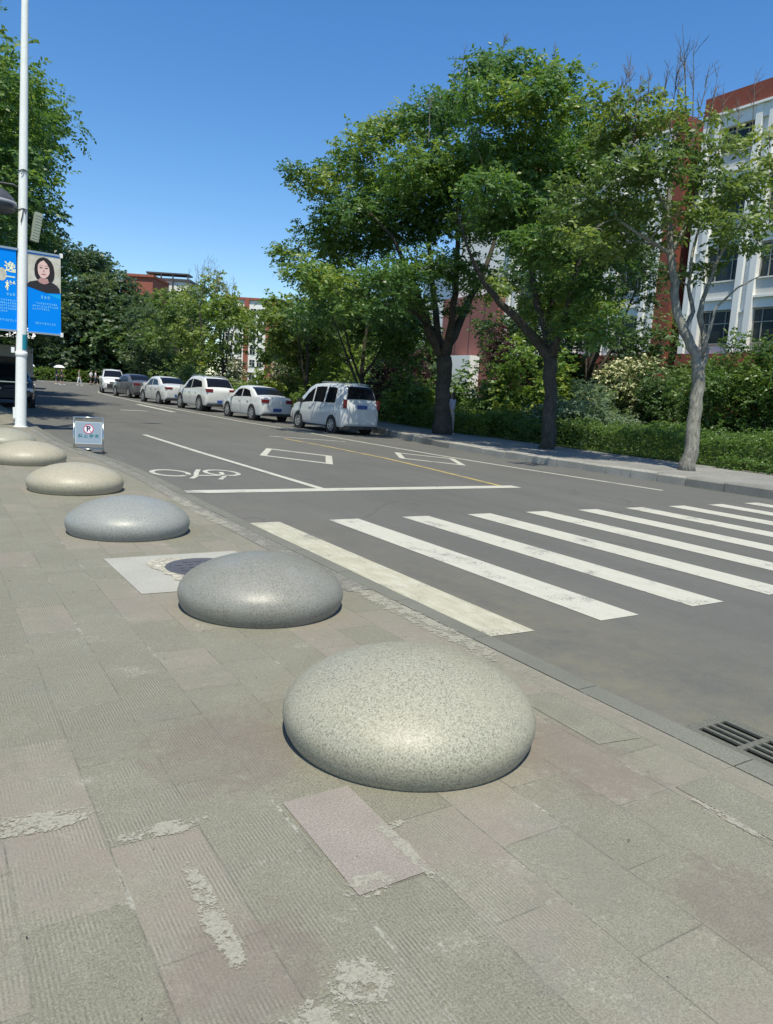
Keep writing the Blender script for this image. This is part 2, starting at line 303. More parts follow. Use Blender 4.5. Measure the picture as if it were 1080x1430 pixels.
# ------------------------------------------------------------------ object helpers
def tag(o, label=None, cat=None, group=None, kind=None):
    for k, v in (('label', label), ('category', cat), ('group', group), ('kind', kind)):
        if v: o[k] = v
    return o
def link(name, me, parent=None, mats=None, smooth=False):
    o = bpy.data.objects.new(name, me); COL.objects.link(o)
    if parent is not None: o.parent = parent
    if mats is not None:
        for m in (mats if isinstance(mats, (list, tuple)) else [mats]): me.materials.append(MT[m] if isinstance(m, str) else m)
    if smooth:
        me.polygons.foreach_set('use_smooth', [True]*len(me.polygons))
    return o
def empty(name, loc, rz=0):
    o = bpy.data.objects.new(name, None); COL.objects.link(o); o.location = loc; o.rotation_euler = (0,0,rz); o.empty_display_size = .3
    return o
def copy_tree(o, parent=None):
    c = o.copy(); COL.objects.link(c); c.parent = parent
    for ch in list(o.children): copy_tree(ch, c)
    return c
class MB:
    "collects primitives and links them as one mesh"
    def __init__(s): s.v = []; s.f = []; s.mi = []
    def add(s, vs, fs, mi=0):
        k = len(s.v); s.v += [tuple(v) for v in vs]; s.f += [tuple(k+i for i in f) for f in fs]; s.mi += [mi]*len(fs); return s
    def box(s, x0, x1, y0, y1, z0, z1, mi=0, M=None):
        vs = [Vector(p) for p in ((x0,y0,z0),(x1,y0,z0),(x1,y1,z0),(x0,y1,z0),(x0,y0,z1),(x1,y0,z1),(x1,y1,z1),(x0,y1,z1))]
        if M: vs = [M @ v for v in vs]
        return s.add(vs, [(0,3,2,1),(4,5,6,7),(0,1,5,4),(1,2,6,5),(2,3,7,6),(3,0,4,7)], mi)
    def tube(s, pts, rad, n=8, mi=0, cap=True):
        pts = [Vector(p) for p in pts]; rad = rad if isinstance(rad, (list, tuple)) else [rad]*len(pts)
        k0 = len(s.v); ref = Vector((0,0,1)); prev = None; rings = []
        for i, p in enumerate(pts):
            d = (pts[min(i+1, len(pts)-1)] - pts[max(i-1, 0)]).normalized()
            if prev is None:
                a = d.cross(ref)
                if a.length < .1: a = d.cross(Vector((1,0,0)))
                a.normalize()
            else:
                a = prev - d*prev.dot(d); a.normalize()
            prev = a; b = d.cross(a)
            rings.append([p + (a*math.cos(t)+b*math.sin(t))*rad[i] for t in [2*math.pi*j/n for j in range(n)]])
        vs = [v for r in rings for v in r]; fs = []
        for i in range(len(pts)-1):
            for j in range(n):
                a_, b_ = i*n+j, i*n+(j+1) % n; fs.append((a_, b_, b_+n, a_+n))
        if cap: fs.append(tuple(range(n))[::-1]); fs.append(tuple((len(pts)-1)*n+j for j in range(n)))
        return s.add(vs, fs, mi)
    def lathe(s, prof, n=32, mi=0, c=(0,0,0), sx=1, sy=1):
        vs = []; fs = []
        for r, z in prof:
            for j in range(n):
                t = 2*math.pi*j/n; vs.append((c[0]+r*sx*math.cos(t), c[1]+r*sy*math.sin(t), c[2]+z))
        for i in range(len(prof)-1):
            for j in range(n):
                a_, b_ = i*n+j, i*n+(j+1) % n; fs.append((a_, b_, b_+n, a_+n))
        fs.append(tuple(range(n))[::-1]); fs.append(tuple((len(prof)-1)*n+j for j in range(n)))
        return s.add(vs, fs, mi)
    def build(s, name, m, parent=None, smooth=False, angle=None):
        me = bpy.data.meshes.new(name); me.from_pydata(s.v, [], s.f); me.update()
        o = link(name, me, parent, m, smooth)
        if any(s.mi): me.polygons.foreach_set('material_index', s.mi)
        if angle:
            me.polygons.foreach_set('use_smooth', [True]*len(me.polygons)); me.set_sharp_from_angle(angle=R(angle))
        return o
def text_mesh(name, body, size, m, parent=None, M=None, bold=.0, align='CENTER', depth=.0):
    cu = bpy.data.curves.new(name, 'FONT'); cu.body = body; cu.size = size; cu.align_x = align; cu.align_y = 'CENTER'; cu.offset = bold; cu.extrude = depth; cu.resolution_u = 2
    to = bpy.data.objects.new(name, cu); COL.objects.link(to)
    dg = bpy.context.evaluated_depsgraph_get(); me = bpy.data.meshes.new_from_object(to.evaluated_get(dg)); 
    bpy.data.objects.remove(to); me.materials.clear()
    if M is not None: me.transform(M)
    return link(name, me, parent, m)

# ------------------------------------------------------------------ ground, road, pavements
def lerp_tab(tab, y):
    if y <= tab[0][0]: return tab[0][1]
    for (a, va), (b, vb) in zip(tab, tab[1:]):
        if y <= b: return va + (vb-va)*(y-a)/(b-a)
    return tab[-1][1]
LKERB = [(-10, 3.36), (12, 3.36), (15, 3.22), (17, 2.95), (19, 2.86), (60, 2.9), (76, 2.9)]
EDGE = [(-12, 13.75), (10.4, 13.62), (17.6, 13.1), (28, 12.6), (32, 12.2), (41, 12.0), (46, 11.8), (58, 12.05), (66, 12.6), (72, 13.9), (76, 16)]
FKERB = [(-12, 15.35), (17.5, 15.15), (21, 15.25), (24.5, 15.9), (27, 16.6), (32, 16.2), (41, 15.7), (46, 15.5), (58, 15.6), (66, 16.2), (72, 17.6), (76, 19.5)]
YS = [-14, -8, -4] + [i*1.0 for i in range(-3, 78)]
def strip(name, fa, fb, z, m, ys=YS, nx=1, parent=None, kind='structure'):
    mb = MB()
    for i in range(len(ys)-1):
        for j in range(nx):
            q = []
            for (y, t) in ((ys[i], j/nx), (ys[i], (j+1)/nx), (ys[i+1], (j+1)/nx), (ys[i+1], j/nx)):
                a, b = fa(y), fb(y); q.append((a+(b-a)*t, y, z(y)))
            mb.add(q, [(0,1,2,3)])
    o = mb.build(name, m, parent)
    if kind: tag(o, kind=kind)
    return o
lk = lambda y: lerp_tab(LKERB, y); ed = lambda y: lerp_tab(EDGE, y); fk = lambda y: lerp_tab(FKERB, y)
# wide terrain sheet
mb = MB(); gy = [-300, -60, -14, 0, 14, 20, 26, 32, 40, 50, 60, 70, 80, 90, 100, 130, 200, 400, 1200]; gx = [-900, -200, -60, -20, 0, 3, 15, 20, 40, 60, 120, 300, 900]
for i in range(len(gy)-1):
    for j in range(len(gx)-1):
        mb.add([(gx[a], gy[b], G(gy[b])*1.0-.30) for a, b in ((j,i),(j+1,i),(j+1,i+1),(j,i+1))], [(0,1,2,3)])
tag(mb.build('ground', 'ground'), kind='structure')
strip('road', lambda y: lk(y)-.02, lambda y: fk(y)+.02, G, 'asphalt', nx=2)
strip('crossing_road', lambda y: -60, lambda y: 90, G, 'asphalt', ys=[77, 80, 84, 88, 92, 96, 98])
# near pavement (granite slabs)
strip('pavement', lambda y: -8.0 if y < 30 else -8, lambda y: lk(y)-.175, PZ, 'paving', nx=4)
# near kerb of long stones
mb = MB(); y = -12.0
while y < 76:
    L = .99; a, b = y+.004, y+L-.004
    x0, x1 = lk(a), lk(b); tl_ = random.uniform(-.004,.004); x0 += tl_; x1 += tl_; za, zb = PZ(a)+.004+random.uniform(-.001, .002), PZ(b)+.004; w_ = .165
    r_ = .012
    vs = []
    for (xx, yy, zz) in ((x0, a, za), (x1, b, zb)):
        vs += [(xx-w_, yy, -.2+G(yy)), (xx-w_, yy, zz-.003), (xx-w_+.008, yy, zz), (xx-r_*1.4, yy, zz), (xx-.002, yy, zz-r_), (xx, yy, -.2+G(yy))]
    mb.add(vs, [(i, i+1, i+7, i+6) for i in range(5)] + [(5,4,3,2,1,0), (6,7,8,9,10,11)])
    y += L
tag(mb.build('kerb', 'kerb_near'), kind='structure')
strip('gutter_strip', lambda y: lk(y)-.40, lambda y: lk(y)-.178, lambda y: PZ(y)+.004, 'rough_conc', ys=[5.2]+[6+i for i in range(22)])
# far kerb of chunky pale stones
mb = MB(); y = -12.0; k = 0
while y < 75:
    L = random.choice((.8, 1.0, 1.0, 1.2)); a, b = y+.012, y+L-.012; h = .215+random.uniform(-.015, .012); tl = random.uniform(-.012, .012)
    vs = []
    for yy in (a, b):
        xx = fk(yy)+tl; g = G(yy)
        vs += [(xx, yy, g-.1), (xx, yy, g+h-.03), (xx+.03, yy, g+h), (xx+.30, yy, g+h), (xx+.32, yy, g-.1)]
    mb.add(vs, [(i+1, i, i+5, i+6) for i in range(4)] + [(0,1,2,3,4), (9,8,7,6,5)], 0 if random.random() < .72 else 1)
    y += L
tag(mb.build('kerb', ['kerb_pale', 'kerb']), kind='structure')
strip('sidewalk', lambda y: fk(y)+.3, lambda y: 20.0 + (max(0, y-24)*.06), lambda y: G(y)+.19, 'walk', nx=3)
strip('planting_bed', lambda y: 19.9 + (max(0, y-24)*.06), lambda y: 41.0, lambda y: G(y)+.20, 'ground', nx=4)
strip('far_verge', lambda y: -80, lambda y: 120, lambda y: G(y)+.14, 'ground', ys=[98, 104, 112, 124])
strip('left_verge', lambda y: -40, lambda y: -8.0, lambda y: PZ(y)-.02, 'ground')
# kerb of the far side of the crossing road
mb = MB(); mb.box(-60, 90, 97.8, 98.1, G(98)-.1, G(98)+.16); tag(mb.build('kerb', 'kerb_pale'), kind='structure')

# ------------------------------------------------------------------ road markings
def mark(name, polys, m, z=.004, kind='structure'):
    mb = MB()
    for P in polys:
        mb.add([(x, y, G(y)+z) for x, y in P], [tuple(range(len(P)))])
    return tag(mb.build(name, m), kind=kind)
def band(pts, wd):
    out = []
    pts = [Vector(p) for p in pts]
    for i in range(len(pts)-1):
        a, b = pts[i], pts[i+1]; d = (b-a).normalized(); n_ = Vector((-d.y, d.x))*wd/2
        e0 = 0 if i == 0 else wd*.0; out.append([tuple(a+n_), tuple(a-n_), tuple(b-n_), tuple(b+n_)])
    return out
for k in range(10):
    x0 = 3.372+1.151*k
    mark('crosswalk_stripe', [[(x0, 3.88 if k else 3.9), (x0+.445, 3.88), (x0+.445, 8.56), (x0, 8.56)]], 'paint_dirty' if k == 0 else 'paint')
mark('stop_line', [[(3.75, 11.17), (10.25, 11.17), (10.25, 11.5), (3.55, 11.5)]], 'paint')
mark('stop_line_worn_end', [[(3.38, 11.25), (3.74, 11.18), (3.54, 11.49), (3.38, 11.47)]], 'paint_worn')
mark('lane_line', band([(5.88, 11.5), (5.82, 18), (5.76, 23.2)], .15), 'paint')
mark('yellow_line', band([(9.95, 11.51), (10.3, 14), (10.6, 17), (10.55, 20), (10.3, 23)], .11), 'paint_yellow')
mark('edge_line', band([(ed(y), y) for y in [10.4+i*1.2 for i in range(52)]], .13), 'paint')
mark('edge_line_near', band([(ed(y)+.0, y) for y in (-12, -6, 2)], .13), 'paint')
def rhomb(cx, cy, hx, hy, wd):
    o = [(cx, cy+hy), (cx+hx, cy), (cx, cy-hy), (cx-hx, cy)]; s_ = 1-wd/min(hx, hy)*1.12
    i_ = [(cx+(x-cx)*s_, cy+(y-cy)*s_) for x, y in o]
    return [[o[k], o[(k+1) % 4], i_[(k+1) % 4], i_[k]] for k in range(4)]
mark('warning_diamond', rhomb(8.17, 17.4, 1.02, 2.0, .17), 'paint')
mark('warning_diamond', rhomb(12.0, 17.0, .93, 1.75, .16), 'paint')
mark('bay_line', band([(10.15, 23.9), (12.25, 22.3)], .22), 'paint_worn')
for p0, p1, wd in (((192,564.5),(243,575.5),.28), ((168,572.5),(206,574),.5)):
    a, b = at(*p0), at(*p1); mark('lane_dash', band([(a.x, a.y), (b.x, b.y)], wd), 'paint_worn' if wd > .4 else 'paint')
# bicycle symbol
def ring(cx, cy, rx, ry, wd, a0=0, a1=360, n=28):
    out = []
    for i in range(n):
        t0, t1 = R(a0+(a1-a0)*i/n), R(a0+(a1-a0)*(i+1)/n)
        out.append([(cx+rx*math.cos(t0), cy+ry*math.sin(t0)), (cx+rx*math.cos(t1), cy+ry*math.sin(t1)), (cx+(rx-wd)*math.cos(t1), cy+(ry-wd*1.5)*math.sin(t1)), (cx+(rx-wd)*math.cos(t0), cy+(ry-wd*1.5)*math.sin(t0))])
    return out
mark('bicycle_symbol', ring(3.92, 13.85, .36, .56, .09, -35, 300) + ring(4.92, 13.85, .34, .52, .085), 'paint')
mark('bicycle_symbol_frame', band([(4.05, 12.95), (4.24, 13.3), (4.42, 13.85), (4.62, 14.35)], .09) + band([(4.30, 13.38), (4.88, 13.40)], .12) + band([(4.52, 12.78), (4.74, 13.2), (4.92, 13.9)], .085), 'paint', .008)
# darker patched strips across the asphalt
for (p0, p1, wd) in (((140,604),(215,606),.35), ((205,620),(262,632),.18), ((262,632),(330,655),.1)):
    a, b = at(*p0), at(*p1)

# ------------------------------------------------------------------ pavement details
mb = MB()
o_ = [(1.40, 5.66), (2.60, 5.60), (2.62, 6.94), (1.37, 6.94)]
mb.add([(x, y, PZ(y)+.004) for x, y in o_], [(0,1,2,3)])
mh = empty('manhole', (0, 0, 0)); tag(mh, 'round dark iron manhole cover in a broken pale cement square behind a grey dome', 'manhole')
mb.build('cement_surround', 'patch', mh)
mb = MB(); pts = []
for i in range(40):
    t = 2*math.pi*i/40; r_ = .44+.09*math.sin(3*t+1)+random.uniform(-.03, .03); pts.append((2.08+r_*math.cos(t), 6.33+r_*math.sin(t)*1.0))
mb.add([(x, y, PZ(y)+.008) for x, y in pts], [tuple(range(40))]); mb.build('broken_rim', 'patch_rubble', mh)
mb = MB(); mb.lathe([(.34, 0), (.34, .006), (.33, .008), (.30, .008), (.295, .005), (.0001, .005)], 40, c=(2.12, 6.36, .041)); 
for k in range(5):
    for j in range(5):
        x, y = 2.12+(k-2)*.1, 6.36+(j-2)*.1
        if (x-2.12)**2+(y-6.36)**2 < .07: mb.box(x-.03, x+.03, y-.012, y+.012, .045, .051)
mb.build('cover', 'iron', mh)
# a few odd slabs: lighter pink slab, broken corners, cement crumbs
def flat(name, pts, m, dz=.004, z=None):
    mb = MB(); mb.add([(x, y, PZ(y)+dz) for x, y in pts], [tuple(range(len(pts)))]); o = mb.build(name, m); return tag(o, kind='structure')
mp_ = m_speckle('pink_slab', (.262,.232,.200), .30, 130, .85, .3, 5); MT['slab_pink'] = mp_
mp2 = m_speckle('sand_slab', (.20,.196,.15), .30, 110, .85, .4, 6); MT['slab_sand'] = mp2
crumb = m_speckle('cement_crumbs', (.36,.35,.29), .45, 30, .95, .5, 9, .9); MT['crumb'] = crumb
flat('paving_slab', [(1.165, 1.868), (1.462, 1.872), (1.465, 2.49), (1.168, 2.485)], 'slab_pink')
flat('paving_slab', [(2.76, .95), (3.02, .95), (3.02, 1.86), (2.76, 1.86)], 'slab_sand', .003)
flat('paving_slab', [(2.76, 2.3), (3.02, 2.26), (3.03, 2.9), (2.77, 2.93)], 'slab_sand', .003)
def crumbs(cx, cy, rx, ry, n_, seed, name='cement_smear'):
    rd = random.Random(seed); mb = MB(); n_ = int(n_*.30)
    for i in range(n_):
        a = rd.uniform(0, 6.28); q = abs(rd.gauss(0, .5)); x = cx+rx*q*math.cos(a); y = cy+ry*q*math.sin(a); r_ = rd.uniform(.001, .0032)
        kk = rd.choice((4, 5, 6)); mb.add([(x+r_*rd.uniform(.6, 1.4)*math.cos(6.28*j/kk), y+r_*rd.uniform(.6, 1.4)*math.sin(6.28*j/kk), PZ(y)+.0045+rd.uniform(0, .0012)) for j in range(kk)], [tuple(range(kk))])
    return tag(mb.build(name, 'crumb'), kind='stuff')
crumbs(1.20, 1.885, .05, .035, 120, 1); crumbs(.92, 1.53, .10, .10, 300, 6)

# pale cement repairs and flaked spots: thin granular films, broken up by noise
def m_smear(name, col, sc, lo, hi, top):
    m = mat(name, col, .95); n = N(m); tc = n.n('TexCoord'); mp = n.n('Mapping'); n.l(tc.outputs['Generated'], mp.inputs[0]); mp.inputs['Location'].default_value = (-.5,-.5,0)
    sp_ = n.n('SeparateXYZ'); n.l(mp.outputs[0], sp_.inputs[0]); r2 = n.math('SQRT', n.math('ADD', n.math('MULTIPLY', sp_.outputs[0], sp_.outputs[0]), n.math('MULTIPLY', sp_.outputs[1], sp_.outputs[1])))
    fall = n.math('MINIMUM', 1, n.math('MULTIPLY', n.math('SUBTRACT', 1, n.math('MULTIPLY', r2, 2)), 1.8)); a = n.noise(sc, 5, .9); b = n.noise(11, 6, .8)
    k = n.math('ADD', n.math('MULTIPLY', fall, .30), n.math('ADD', n.math('MULTIPLY', a, .5), n.math('MULTIPLY', b, .9)))
    al = n.math('MULTIPLY', n.f(k, lo, hi), top); n.base(n.mix(n.f(a, .4, .6), tuple(v*.72 for v in col), col)); n.l(al, n.b.inputs['Alpha']); return m
MT['smear'] = m_smear('cement_film', (.40,.385,.31), 70, .95, 1.02, .75); MT['smear_soft'] = m_smear('dust_film', (.34,.325,.26), 90, .96, 1.14, .42); MT['smear_pink'] = m_smear('pink_film', (.300,.245,.210), 60, .84, 1.22, .30)
def smear(cx, cy, rx, ry, rot, m, dz=.0055):
    rx *= 1.35; ry *= 1.35
    mb = MB(); K = 10; c_, s_ = math.cos(R(rot)), math.sin(R(rot)); vs = []
    for i in range(2):
        for j in range(K+1):
            u, v = (-1+2*i)*rx, (-1+2*j/K)*ry; y = cy+u*s_+v*c_; vs.append((cx+u*c_-v*s_, y, PZ(y)+dz))
    mb.add(vs, [(j, K+1+j, K+2+j, j+1) for j in range(K)]); return tag(mb.build('worn_patch', m), kind='structure')
for a in [(.30,2.75,.05,.30,80,'smear'), (.70,2.51,.035,.20,82,'smear'), (.98,1.56,.12,.11,0,'smear'), (.80,1.40,.15,.15,20,'smear'), (.95,1.30,.14,.10,20,'smear_soft'), (1.22,1.90,.10,.07,10,'smear'), (1.44,2.02,.035,.22,0,'smear'), (1.46,2.16,.03,.10,90,'smear'),
          (.62,3.30,.22,.20,0,'smear_soft'), (.98,2.88,.24,.14,0,'smear_soft'), (.55,4.35,.34,.26,0,'smear_soft'), (.10,3.3,.3,.3,0,'smear_soft'), (1.9,1.6,.30,.24,0,'smear_soft'), (.72,2.0,.05,.34,0,'smear'),
          (2.74,1.55,.025,.30,0,'smear'), (3.00,1.36,.03,.16,95,'smear'), (3.10,2.6,.10,1.1,0,'smear_soft'), (3.08,4.4,.13,1.3,0,'smear'), (3.06,6.6,.13,1.4,0,'smear_soft'), (3.02,9.4,.13,2.0,0,'smear'),
          (1.15,3.0,.30,.34,20,'smear_pink'), (.75,1.75,.26,.24,0,'smear_pink'), (2.55,2.3,.22,.5,10,'smear_pink'), (2.3,1.2,.25,.3,0,'smear_pink'), (-.1,2.2,.3,.3,0,'smear_pink'), (1.3,3.9,.3,.25,0,'smear_soft'), (.2,5.6,.5,.5,0,'smear_soft')]: smear(*a, dz=(.0050 if a[5] == 'smear' else .0012)+.0004*random.random())
# drain grate
gr = empty('drain_grate', (3.40, 2.26, 0)); tag(gr, 'slotted storm drain grate in the gutter against the kerb', 'drain grate')
mb = MB(); x0, x1 = 0.0, .31
mb.box(.0, .312, -1.0, -.002, -.05, .0035); mb.build('drain_pit', 'drain_dark', gr)  # solid black block paints in the darkness below the slots
mb = MB()
for a, b in ((-.02, .035), (.275, .34)): mb.box(a, b, -1.04, .03, -.03, .016)
mb.box(.035, .275, -.03, .03, -.03, .0155); mb.box(.035, .275, -1.04, -.99, -.03, .0155)
for yy in (-.27, -.53, -.78): mb.box(.035, .275, yy-.017, yy+.017, -.03, .0155)
for k in range(1, 4): mb.box(.035+k*.06-.011, .035+k*.06+.011, -.99, -.03, -.03, .015)
mb.build('bars', 'grate', gr)

# ------------------------------------------------------------------ granite domes
PROF = [(.575, -.01), (.590, .012), (.605, .04), (.616, .08), (.617, .115), (.606, .15), (.584, .183), (.548, .217), (.495, .252), (.42, .288), (.33, .319), (.23, .343), (.12, .359), (.0005, .365)]
def dome(x, y, r, h, m, label, rz=0, seed=0):
    rd = random.Random(seed); mb = MB(); pr = []
    # resample the profile smoothly
    for i in range(len(PROF)-1):
        for t in (0, .5): pr.append((PROF[i][0]+(PROF[i+1][0]-PROF[i][0])*t, PROF[i][1]+(PROF[i+1][1]-PROF[i][1])*t))
    pr.append(PROF[-1])
    mb.lathe([(a*r/.618, b*h/.365) for a, b in pr], 96)
    ph = rd.uniform(0, 6)
    mb.v = [(vx*(1+.008*math.sin(2*math.atan2(vy, vx)+ph)), vy*(1+.008*math.sin(2*math.atan2(vy, vx)+ph)), vz+.004*math.sin(vx*5+ph)*math.sin(vy*4)*(vz > .1)) for vx, vy, vz in mb.v]
    o = mb.build('stone_dome', m, None, True); o.location = (x, y, PZ(y)+.001); o.rotation_euler = (0, 0, rz)
    return tag(o, label, 'stone bollard', 'granite domes along the pavement edge')
dome(1.99, 2.83, .617, .385, 'granite_warm', 'nearest and largest pale speckled granite dome in the foreground', seed=1)
dome(2.15, 5.10, .622, .392, 'granite_grey', 'mid grey granite dome beside the cement square with the manhole', seed=2)
dome(1.88, 8.20, .64, .385, 'granite_blue', 'bluish grey granite dome, third from the front', seed=3)
dome(1.86, 11.35, .65, .385, 'granite_sand', 'sandy beige granite dome just behind the bluish grey one', seed=4)
dome(1.58, 14.5, .64, .385, 'granite_sand', 'beige granite dome, fifth from the front, half hidden by the sandy one', seed=5)
dome(1.45, 17.6, .64, .385, 'granite_warm', 'farthest granite dome, cut by the left edge of the photo', seed=6)

# ------------------------------------------------------------------ lamp post with its banners
PX, PY = 2.37, 23.3; pz = PZ(PY)
TIP = Vector((PX+.30, PY, 13.2)); BASE = Vector((PX, PY, pz))
def pole_at(z): t = (z-BASE.z)/(TIP.z-BASE.z); return BASE.lerp(TIP, t)
lp = empty('street_lamp', BASE); tag(lp, 'tall white lamp post standing at the kerb and carrying blue banners', 'street lamp')
rel = lambda v: Vector(v)-BASE
mb = MB(); zs = [0, .01, 1.0, 3, 5, 8, 11, 13.1]; mb.tube([rel(pole_at(BASE.z+z)) for z in zs], [.150, .150, .145, .132, .120, .105, .088, .076], 24)
mb.build('pole', 'pole_white', lp, True)
mb = MB(); mb.tube([(0,0,.0), (0,0,.025)], .19, 20); mb.tube([rel(pole_at(2.15)), rel(pole_at(2.17)), rel(pole_at(2.26)), rel(pole_at(2.28))], [.146,.158,.158,.146], 24); mb.build('collar', 'pole_white', lp, angle=40)
mb = MB()
for sgn in (-1, ): mb.box(-.21, -.13, -.07, .03, 2.05, 2.2)
mb.box(-.19, -.13, -.06, .04, .25, .55); mb.build('junction_box', 'pole_white', lp)
# teal wrap round part of the post
mb = MB(); nn = 10
c0, c1 = rel(pole_at(1.98+.35)), rel(pole_at(2.74)); vs = []; fs = []
for c_ in (c0, c1):
    for j in range(nn+1):
        t = R(-88+ j*(95)/nn); vs.append((c_.x+.1445*math.cos(t), c_.y+.1445*math.sin(t), c_.z))
for j in range(nn): fs.append((j, j+1, nn+2+j, nn+1+j))
mb.add(vs, fs); mb.build('teal_wrap', 'teal', lp, True)
mb = MB()
for zc, tail in ((7.05, .12), (6.05, .35)):
    c_ = rel(pole_at(zc)); mb.tube([c_+Vector((.125*math.cos(a), .125*math.sin(a), .02*math.sin(3*a))) for a in [i*.42 for i in range(16)]], .011, 5)
    mb.tube([c_+Vector((0, -.13, .0)), c_+Vector((-.03, -.14, -tail*.5)), c_+Vector((-.07, -.13, -tail))], .012, 5)
    mb.tube([c_+Vector((0.02, -.13, .0)), c_+Vector((.06, -.14, -tail*.35))], .010, 5)
mb.build('wire_tie', 'clamp_dark', lp)
a_ = rel(TIP)
mb = MB(); mb.tube([a_-Vector((0,0,.5)), a_+Vector((.5,0,.1)), a_+Vector((1.6,0,.45))], [.05,.045,.035], 10); mb.build('lamp_arm', 'pole_white', lp, True)
mb = MB(); mb.lathe([(.0,-.02), (.10,0), (.16,.04), (.13,.09), (.02,.12)], 20, c=(a_.x+2.0, a_.y, a_.z+.48), sx=2.6); mb.build('lamp_head', 'lamp_light', lp, True)
# banner plane
BA = R(8)       # turned slightly from square-on to the road
bx = Vector((math.cos(BA), math.sin(BA), 0)); by = Vector((-math.sin(BA), math.cos(BA), 0))
def banner(side, z0, z1, width, gap, label):
    pc = pole_at((z0+z1)/2); e = empty('banner', (pc.x, pc.y-.02, z0), BA); tag(e, label, 'banner', None)
    x0, x1 = (gap, gap+width) if side > 0 else (-gap-width, -gap)
    H = z1-z0
    mb = MB(); mb.box(x0, x1, -.012, .012, .05, H-.05); mb.build('panel', 'blue', e)
    mb = MB(); s = side
    for zz in (H-.05, -.0): mb.box(min(0, x1) if s > 0 else x0-.0, x1 if s > 0 else max(0, x1), -.035, .035, zz, zz+.055 if zz > 0 else .05)
    mb.build('rail', 'metal', e)
    mb = MB(); xe = x1 if s > 0 else x0
    for zz in (H-.075, -.03): mb.box(min(xe-.02, xe+.05), max(xe-.02, xe+.05), -.05, .05, zz, zz+.12)
    mb.build('end_cap', 'pole_white', e)
    return e, x0, x1, H
def poly(name, pts, m, parent, y, mi=None):
    mb = MB(); mb.add([(x, y, z) for x, z in pts], [tuple(range(len(pts)))[::1]]); o = mb.build(name, m, parent)
    return o
def ell(cx, cz, rx, rz, n=28, a0=0, a1=360): return [(cx+rx*math.cos(R(a0+(a1-a0)*i/n)), cz+rz*math.sin(R(a0+(a1-a0)*i/n))) for i in range(n + (0 if a1-a0 >= 360 else 1))]
TXM = lambda x, y, z: Matrix.Translation((x, y, z)) @ Matrix.Rotation(R(90), 4, 'X')
e, x0, x1, H = banner(1, 2.80, 5.02, .87, .14, 'blue banner with portrait photo of a dark haired woman, right of the pole')
u_ = lambda u: x0+(x1-x0)*u; v_ = lambda v: .05+(H-.1)*v
ys_ = -.0125
photo = poly('portrait_photo', [(u_(0), v_(.57)), (u_(.55), v_(.515)), (u_(1), v_(.53)), (u_(1), v_(.985)), (u_(0), v_(.985))], 'photo_bg', e, ys_-.002)
# shoulders, hair, neck, face, fringe as thin printed layers
cx = u_(.49)
poly('portrait_top', [(u_(0), v_(.57)), (u_(.55), v_(.515)), (u_(.98), v_(.53)), (u_(.96), v_(.585)), (u_(.88), v_(.625)), (u_(.74), v_(.655)), (u_(.62), v_(.665)), (u_(.38), v_(.67)), (u_(.22), v_(.655)), (u_(.06), v_(.635)), (u_(0), v_(.61))], 'black_top', e, ys_-.004)
poly('portrait_neck', [(u_(.28), v_(.668)), (u_(.36), v_(.635)), (u_(.47), v_(.622)), (u_(.58), v_(.632)), (u_(.68), v_(.668)), (u_(.58), v_(.685)), (u_(.58), v_(.75)), (u_(.38), v_(.75)), (u_(.37), v_(.685))], 'skin_print_shade', e, ys_-.006)
hp = [(.20,.80),(.22,.86),(.28,.915),(.37,.95),(.48,.965),(.60,.955),(.71,.92),(.78,.865),(.81,.79),(.80,.72),(.75,.668),(.68,.655),(.62,.665),(.60,.70),(.36,.70),(.33,.675),(.27,.68),(.21,.73)]
poly('portrait_hair', [(u_(a), v_(b)) for a, b in hp], 'hair', e, ys_-.008)
fp = [(.30,.80),(.31,.86),(.38,.90),(.48,.925),(.58,.885),(.65,.83),(.66,.77),(.62,.735),(.54,.705),(.46,.695),(.38,.71),(.32,.75)]
poly('portrait_face', [(u_(a), v_(b)) for a, b in fp], 'skin_print', e, ys_-.010)
for ex, w_ in ((.40, .045), (.565, .045)):
    poly('portrait_eye', ell(u_(ex), v_(.828), w_, .014, 14), 'hair', e, ys_-.012)
    poly('portrait_eyebrow', [(u_(ex)-.055, v_(.852)), (u_(ex)+.055, v_(.852)), (u_(ex)+.05, v_(.86)), (u_(ex)-.05, v_(.86))], 'skin_print_shade', e, ys_-.012)
poly('portrait_nose', [(u_(.45), v_(.775)), (u_(.515), v_(.775)), (u_(.50), v_(.80)), (u_(.485), v_(.83)), (u_(.47), v_(.80))], 'skin_print_shade', e, ys_-.012)
poly('portrait_mouth', ell(u_(.48), v_(.748), .07, .014, 14), 'lips', e, ys_-.012)
poly('pale_stripe', [(u_(.55), v_(.505)), (u_(1), v_(.515)), (u_(1), v_(.45)), (u_(.8), v_(.47))], 'blue_pale', e, ys_-.002)
def glyph_line(name, u0, z, n_, size, m, seed):
    "a line of print too small to read: little broken strokes, one cluster per character"
    rd = random.Random(seed); mb = MB(); x = u_(u0); zc = v_(z)
    for i in range(n_):
        for k in range(4):
            if rd.random() < .8:
                zz = zc+size*(-.38+.25*k); a_ = x+size*rd.uniform(0, .25); b_ = x+size*rd.uniform(.55, .85); mb.add([(a_, ys_-.004, zz), (b_, ys_-.004, zz), (b_, ys_-.004, zz+size*.11), (a_, ys_-.004, zz+size*.11)], [(0,1,2,3)])
        c_ = x+size*rd.uniform(.2, .6); mb.add([(c_, ys_-.0045, zc-size*.4), (c_+size*.12, ys_-.0045, zc-size*.4), (c_+size*.12, ys_-.0045, zc+size*.42), (c_, ys_-.0045, zc+size*.42)], [(0,1,2,3)])
        x += size*1.05
    mb.build(name, m, e)
glyph_line('name_line', .38, .455, 3, .085, 'cyan_text', 1)
